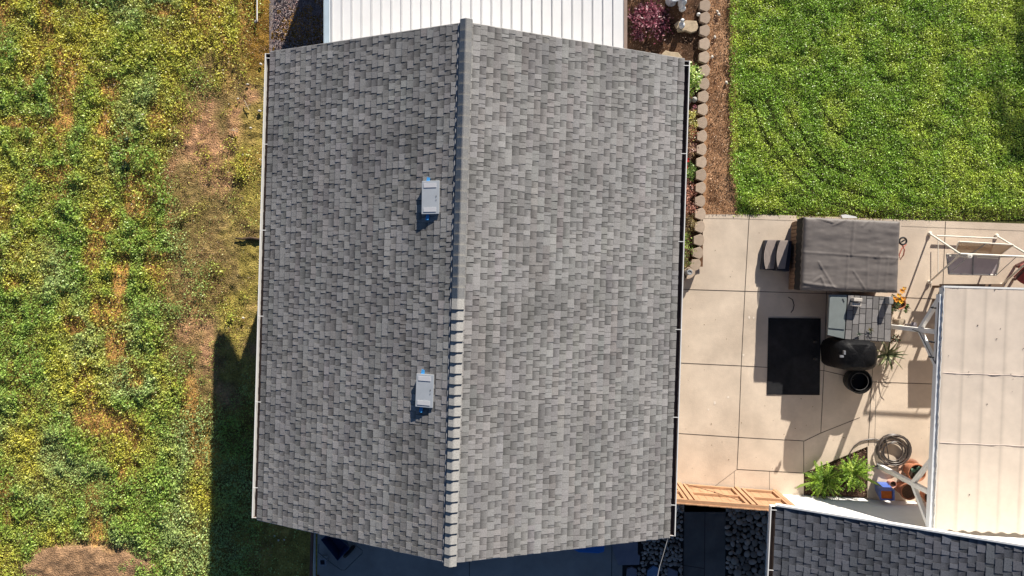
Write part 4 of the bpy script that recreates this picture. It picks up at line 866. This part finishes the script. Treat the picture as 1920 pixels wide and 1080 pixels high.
spots = [(1293,222,.2,.22,[(.25,.22,.05),(.12,.10,.03),(.30,.30,.10)],'yellow green bushy plant below the two round stones'),
 (1291,250,.2,.2,[(.22,.10,.06),(.14,.05,.03),(.20,.18,.06)],'bronze leafed bush just below the yellow green plant'),
 (1290,280,.2,.2,[(.14,.07,.06),(.10,.05,.04),(.22,.15,.08)],'dull purple leafed bush above the red roses'),
 (1289,325,.2,.22,[(.10,.16,.03),(.05,.09,.02),(.18,.24,.06)],'mid green bush just below the red roses'),
 (1288,355,.22,.22,[(.20,.09,.06),(.12,.05,.04),(.28,.14,.09)],'reddish brown bush beside the end of the lawn strip'),
 (1286,385,.24,.22,[(.17,.07,.05),(.10,.045,.035),(.25,.12,.08)],'russet bush level with the top edge of the patio'),
 (1285,418,.22,.22,[(.14,.10,.05),(.09,.07,.03),(.20,.16,.06)],'olive brown bush beside the patio, above the lime tipped one'),
 (1284,458,.24,.24,[(.12,.18,.03),(.20,.28,.06),(.06,.09,.02),(.12,.06,.04)],'lime tipped bush near the lower end of the flower bed'),
 (1282,490,.2,.16,[(.10,.15,.03),(.06,.08,.02),(.14,.07,.04)],'lowest small green bush inside the curve of the edging blocks')]
for u, v, r_, h_, cs, lb in spots:
    plant('bush', u+1, v, .12, (r_*1.2, r_*1.3), h_*1.9, 700, [tuple(min(.7, x*2.5) for x in c_) for c_ in cs], lb, 'bush', size=(.025,.055), seed=int(v))
plant('pink_flowers', 1301, 205, .14, .12, .2, 160, [(.50,.12,.18),(.6,.25,.28),(.12,.14,.04)], 'cluster of pink flowers right of the round stones', 'flowers', size=(.02,.04), stem=True)
plant('rose_bush', 1286, 308, .15, (.15,.2), .3, 220, [(.05,.09,.02),(.10,.14,.03)], 'rose bush with two deep red blooms at the roof edge', 'bush', flowers=[(1285,300,.09,(.6,.01,.01)),(1284,313,.07,(.55,.01,.01))])
for u, v, r_, lb in ((1290,189,.085,'larger round tan stone at the gutter edge below the lime bush'), (1302,187,.07,'smaller round grey stone against the edging blocks below the lime bush'), (1310,27,.05,'small white ball beside the edging blocks near the purple bush')):
    m = MB(); p = P(u, v, .12+r_); m.blob(p, (r_, r_, r_), int(u), 16, 10, .02); tagm(m, 'round_stone', WHITE if r_ == .05 else mat('ball_stone%d' % int(u), (.45,.38,.30) if u < 1300 else (.36,.35,.32), .85, .15, 20), lb, 'stone', smooth=True)
FLAG = mat('sandstone_slab', (.48,.38,.26), .9, .18, 9, bump=.006, bscale=25)
m = MB(); m.prism([Vector((p.x, p.y, .19)) for p in pz([(1265,45),(1272,39),(1283,40),(1287,38),(1306,39),(1310,50),(1306,58),(1296,61),(1286,57),(1272,59)], .19)], .09); tagm(m, 'flagstone', FLAG, 'sandstone slab under the white figurine in the mulch bed', 'flagstone', bevel=.01)
m = MB(); m.prism(pz([(1241,101),(1248,94),(1258,97),(1272,98),(1280,108),(1262,118),(1242,112)], .19), .09); tagm(m, 'flagstone', FLAG, 'sandstone slab poking out at the upper right roof edge', 'flagstone', bevel=.01)
# white rabbit-like figurine + basin
st_ = thing('garden_figurine', P(1277, 47, .19), 'small white animal figurine on the sandstone slab', 'figurine'); c = P(1277, 49, .19); FW = mat('figurine_white', (.66,.68,.70), .7, .08)
m = MB(); m.blob(c+Vector((0,0,.07)), (.075,.095,.085), 1, 16, 10, .03); m.blob(c+Vector((0,.075,.16)), (.05,.055,.05), 2, 14, 8, .02); m.build('figure_body', FW, st_, smooth=True)
for s_ in (-1, 1): m = MB(); m.blob(c+Vector((s_*.025,.05,.22)), (.014,.02,.05), 3, 10, 8, .0); m.build('ear', FW, st_, smooth=True)
bb = thing('birdbath', P(1261, 5, .1), 'white stone basin beside the purple bush at the top edge', 'birdbath'); c = P(1258, 2, .1)
m = MB(); m.lathe([(.14,0),(.09,.06),(.07,.3),(.15,.38),(.20,.44),(.17,.45),(.11,.40),(0.005,.38)], c, 24); m.build('basin', FW, bb, smooth=40)
m = MB(); cc_ = P(1276, 10, .1); m.blob(cc_+Vector((0,0,.2)), (.11,.13,.2), 5, 16, 10, .08); m.blob(cc_+Vector((.02,-.12,.1)), (.09,.08,.1), 8, 14, 8, .08); m.build('figure', FW, bb, smooth=True)
for k, (u, v) in enumerate(((1345,22),(1348,27),(1340,70),(1335,107),(1362,155))):
    m = MB(); p = P(u, v, .06); m.blob(p, (.035,.045,.03), k+3, 8, 5, .2); tagm(m, 'pebble', mat('white_rock', (.6,.55,.48), .85, .15), ['small whitish rock at the top of the dirt strip','whitish rock touching the topmost one on the dirt strip','whitish rock on the dirt strip beside the fourth edging block','whitish rock against the edging on the dirt strip','whitish rock on the lawn side of the dirt strip'][k], 'rock', smooth=40)

# ------------------------------------------------------------ bottom beds: river stones
protos = []; rs = random.Random(9)
RSM = mat('river_stone', (.27,.26,.25), .6, .25, 9, rand=.55, col2=(.34,.27,.22), spec=.4)
for k in range(6):
    m = MB(); m.blob((0,0,0), (1, .72+.04*k, .5), k+20, 14, 8, .05); o = m.build('river_stone', RSM, origin=Vector((0,0,0)), smooth=True); protos.append(o)
def bed_stones(u0, u1, v0, v1, smin, smax, maxn, label, group, avoid=None, seed=1):
    rg = random.Random(seed); placed = []; tries = 0
    while len(placed) < maxn and tries < 14000:
        tries += 1; r_ = rg.uniform(smin, smax)*(1 if tries < 5000 else .7); u = rg.uniform(u0, u1); v = rg.uniform(v0, v1)
        if avoid and avoid(u, v, r_*74): continue
        if any((u-a)**2+(v-b)**2 < (.80*(r_+c)*74)**2 for a, b, c in placed): continue
        placed.append((u, v, r_))
    for u, v, r_ in placed:
        k = rg.randrange(6); o = protos[k]
        if o.get('label'): o = o.copy(); COL.objects.link(o)
        p = P(u, v, .03+r_*.35); o.location = p; o.scale = (r_, r_, r_*rg.uniform(.8, 1.1)); o.rotation_euler = (rg.uniform(-.2,.2), rg.uniform(-.2,.2), rg.uniform(0, 3.14)); tag(o, label, 'stone', group)
bed_stones(1364, 1435, 950, 1086, .065, .115, 125, 'dark river stone in the bed between the walkway and the neighbouring house', 'river stones right of the walkway', seed=2)
def av(u, v, r): 
    return v < 1010-(u-1190)*.0 and u < 1245 and v < 1000 or (u < 1204 and v < 1064) or (1170 < u < 1196 and v > 1060) or (1211 < u < 1238 and v > 1058) or (1249 < u < 1273 and v > 1060)
bed_stones(1172, 1278, 945, 1086, .045, .075, 170, 'dark river pebble in the bed beside the lower right corner of the main house', 'river stones left of the walkway', av, seed=3)
SLAB = mat('blue_grey_slab', (.22,.22,.27), .8, .12, 4)
for l, lb, mt in (([(1147,1022),(1196,1016),(1196,1040),(1200,1042),(1199,1059),(1160,1060),(1152,1040)], 'large notched paving slab at the lower right corner of the house', SLAB), ([(1176,1067),(1185,1064),(1194,1068),(1194,1092),(1174,1092)], 'leftmost of the three small stepping stones at the bottom edge', SLAB),
    ([(1214,1070),(1226,1061),(1236,1066),(1235,1092),(1212,1092)], 'bluish middle stepping stone at the bottom edge', mat('blue_slab', (.16,.26,.42), .7, .1)), ([(1252,1064),(1271,1072),(1270,1092),(1251,1092)], 'rightmost of the three small stepping stones at the bottom edge', SLAB)):
    m = MB(); m.prism(pz(l, .07), -.02); tagm(m, 'stepping_stone', mt, lb, 'paving stone', bevel=.008)
m = MB(); m.prism(pz([(1070,1012),(1135,1008),(1133,1035),(1122,1038),(1085,1036),(1074,1030)], .16), .03); tagm(m, 'blue_tub', mat('blue_plastic', (.03,.16,.50), .5, .1), 'bright blue plastic tub lid peeking from under the roof edge', 'tub', bevel=.02)
m = MB(); rp = [P(1273,943,1.45), P(1266,968,1.35), P(1258,992,1.25), P(1251,1014,1.2), P(1243,1042,1.2), P(1237,1062,1.2), P(1230,1095,1.25)]
m.tube(rp, .006, 6); ro = tagm(m, 'hanging_chain', mat('pale_chain', (.5,.5,.5), .4, .1), 'thin pale chain hanging diagonally past the gutter end', 'chain')

# ------------------------------------------------------------ lower left: rail, wheelbarrow
m = MB(); m.bar(P(586,985,.5), P(582,1120,.5), .05, .1); 
fl = thing('low_fence', P(586, 1050, 0), 'narrow brown rail fence at the lower left corner of the house', 'fence'); m.build('rail', mat('brown_rail', (.16,.09,.07), .8, .2), fl)
for v in (1000, 1095): m = MB(); p = P(585, v, .5); m.box((p.x, p.y, .25), (.06,.06,.5)); m.build('post', MATS['brown_rail'], fl)
m = MB(); m.tube([P(590,985,.35), P(589,1040,.35), P(590,1120,.35)], .035, 10); tagm(m, 'drain_pipe', mat('pale_pipe', (.55,.57,.52), .5, .08), 'pale pipe running along the brown rail fence', 'pipe', smooth=40)
wb = thing('wheelbarrow', P(630, 1035, 0), 'dark blue wheelbarrow with looped tube frame tucked under the lower left roof edge', 'wheelbarrow')
m = MB(); top4 = pz([(600,1018),(612,1000),(652,1030),(640,1060)], .55); top4 = pz([(601,1012),(622,996),(656,1028),(633,1052)], .55); cI = sum(top4, Vector())/4
A = [m.vv(p) for p in top4]; B = [m.vv(Vector((p.lerp(cI, .35).x, p.lerp(cI, .35).y, .25))) for p in top4]
for k in range(4): j = (k+1) % 4; m.face((A[k], A[j], B[j], B[k]))
m.face(B[::-1]); wt = m.build('tray', mat('navy_tray', (.02,.04,.11), .4, .1), wb); sol = wt.modifiers.new('thick', 'SOLIDIFY'); sol.thickness = .012
m = MB(); m.tube([P(a, b, .5) for a, b in ((598,1020),(597,1036),(610,1047),(625,1059),(640,1069),(647,1069),(662,1054),(679,1038),(679,1032),(664,1020),(655,1014))], .014, 8); m.build('frame', mat('pale_tube', (.12,.13,.13), .5, .1), wb, smooth=50)
m = MB(); c = P(655, 1034, .2); d1 = Vector((.7,.72,0)).normalized(); m.tube([c+d1*math.cos(t)*.15+Vector((0,0,1))*math.sin(t)*.15 for t in np.linspace(0, 2*math.pi, 22)[:-1]], .045, 10, closed=True); m.build('wheel', MATS['black_rubber'], wb, smooth=60)
m = MB(); m.prism(pz([(597,1047),(611,1047),(612,1062),(598,1062)], .2), .03); sb = tagm(m, 'square_planter', mat('pale_planter', (.30,.32,.36), .7, .1), 'small pale square pot by the rail fence', 'pot', bevel=.005)
m = MB(); m.prism(pz([(600.5,1050.5),(608,1050.5),(608.5,1058.5),(601,1058.5)], .206), .19); m.build('opening', mat('navy_dark', (.01,.015,.03), .9, .1), sb)

# bits in the field
m = MB(); m.tube([P(482,-25,.12), P(482,38,.12)], .016, 8); tagm(m, 'pipe', WHITE, 'thin white pipe lying in the moss at the top edge', 'pipe', smooth=40)
m = MB()
for a, b, c_, d_ in ((430,243,446,247),(436,240,440,246),(441,241,446,244),(458,188,467,206),(460,200,470,196)): m.tube([P(a,b,.07), P(c_,d_,.09)], .01, 5)
tagm(m, 'dry_twigs', mat('pale_twig', (.42,.34,.24), .9, .2), 'few broken dry twigs on the bare soil near the gutter', 'twigs')
m = MB()
for k, (u, v) in enumerate(((446,185),(487,208),(464,158),(470,240),(489,120),(480,40),(492,300),(455,290),(456,596),(515,1005),(522,1013),(533,1012))):
    r_ = random.uniform(.02, .04); m.blob(P(u, v, .06), (r_*1.3, r_, r_*.7), k, 7, 4, .2)
tag(m.build('field_stones', mat('white_rock', (.6,.55,.48))), 'scattered small pale stones in the bare soil', 'stones', kind='stuff')
m = MB(); m.tube([P(441,446,.05), P(455,448,.06), P(470,446,.05), P(490,449,.05)], .03, 7, radii=[.012,.03,.035,.03]); tagm(m, 'dead_branch', BRANCH, 'dark dead branch lying against the left gutter', 'branch')
plant('dark_weed', 235, 312, .05, .16, .16, 260, [(.02,.045,.02),(.035,.07,.03)], 'dark round weed standing in the orange patch', 'plant', size=(.03,.05), stem=False)
plant('leafy_weed', 236, 262, .05, .10, .12, 70, [(.16,.20,.10),(.05,.09,.03)], 'small pale leafed weed just above the dark round weed', 'plant', size=(.04,.07), stem=False)

# ------------------------------------------------------------ palm beyond the frame that shades the lawn corner
def palm(x, y, H_, nf, L_, seed):
    rg = np.random.default_rng(seed); t = thing('palm_tree', (x, y, 0), 'tall palm beyond the upper right corner, its frond shadows on the lawn', 'tree')
    m = MB(); m.tube([(x, y, 0), (x+.05, y, H_*.5), (x, y, H_)], .18, 10, radii=[.24,.17,.15]); m.build('trunk', BRANCH, t)
    V = []; Fs = []; C = []
    for k in range(nf):
        a = k*2.399; e_ = rg.uniform(-.2, .9); p = np.array([x, y, H_]); d = np.array([math.cos(a)*math.cos(e_), math.sin(a)*math.cos(e_), math.sin(e_)])
        for s_ in range(26):
            p = p+d*L_/26; d = d+np.array([0,0,-.075]); d /= np.linalg.norm(d); sd_ = np.cross(d, [0,0,1]); sd_ /= np.linalg.norm(sd_)+1e-6
            for q in (-1, 1):
                l = .55*math.sin(math.pi*min(1, .12+s_/28))*rg.uniform(.8, 1.1); tip = p+sd_*q*l*.8+d*l*.5+np.array([0,0,-.25*l]); o_ = len(V); V += [p-d*.05, p+d*.05, tip, p-d*.06+np.array([0,0,-.01])]; Fs.append([o_, o_+1, o_+2, o_+3]); C += [(.05,.10,.02)]*4
    npmesh('crown', np.array(V), np.array(Fs), LEAF, np.array(C), t)
palm(18.8, 19.9, 6.0, 26, 2.9, 4)
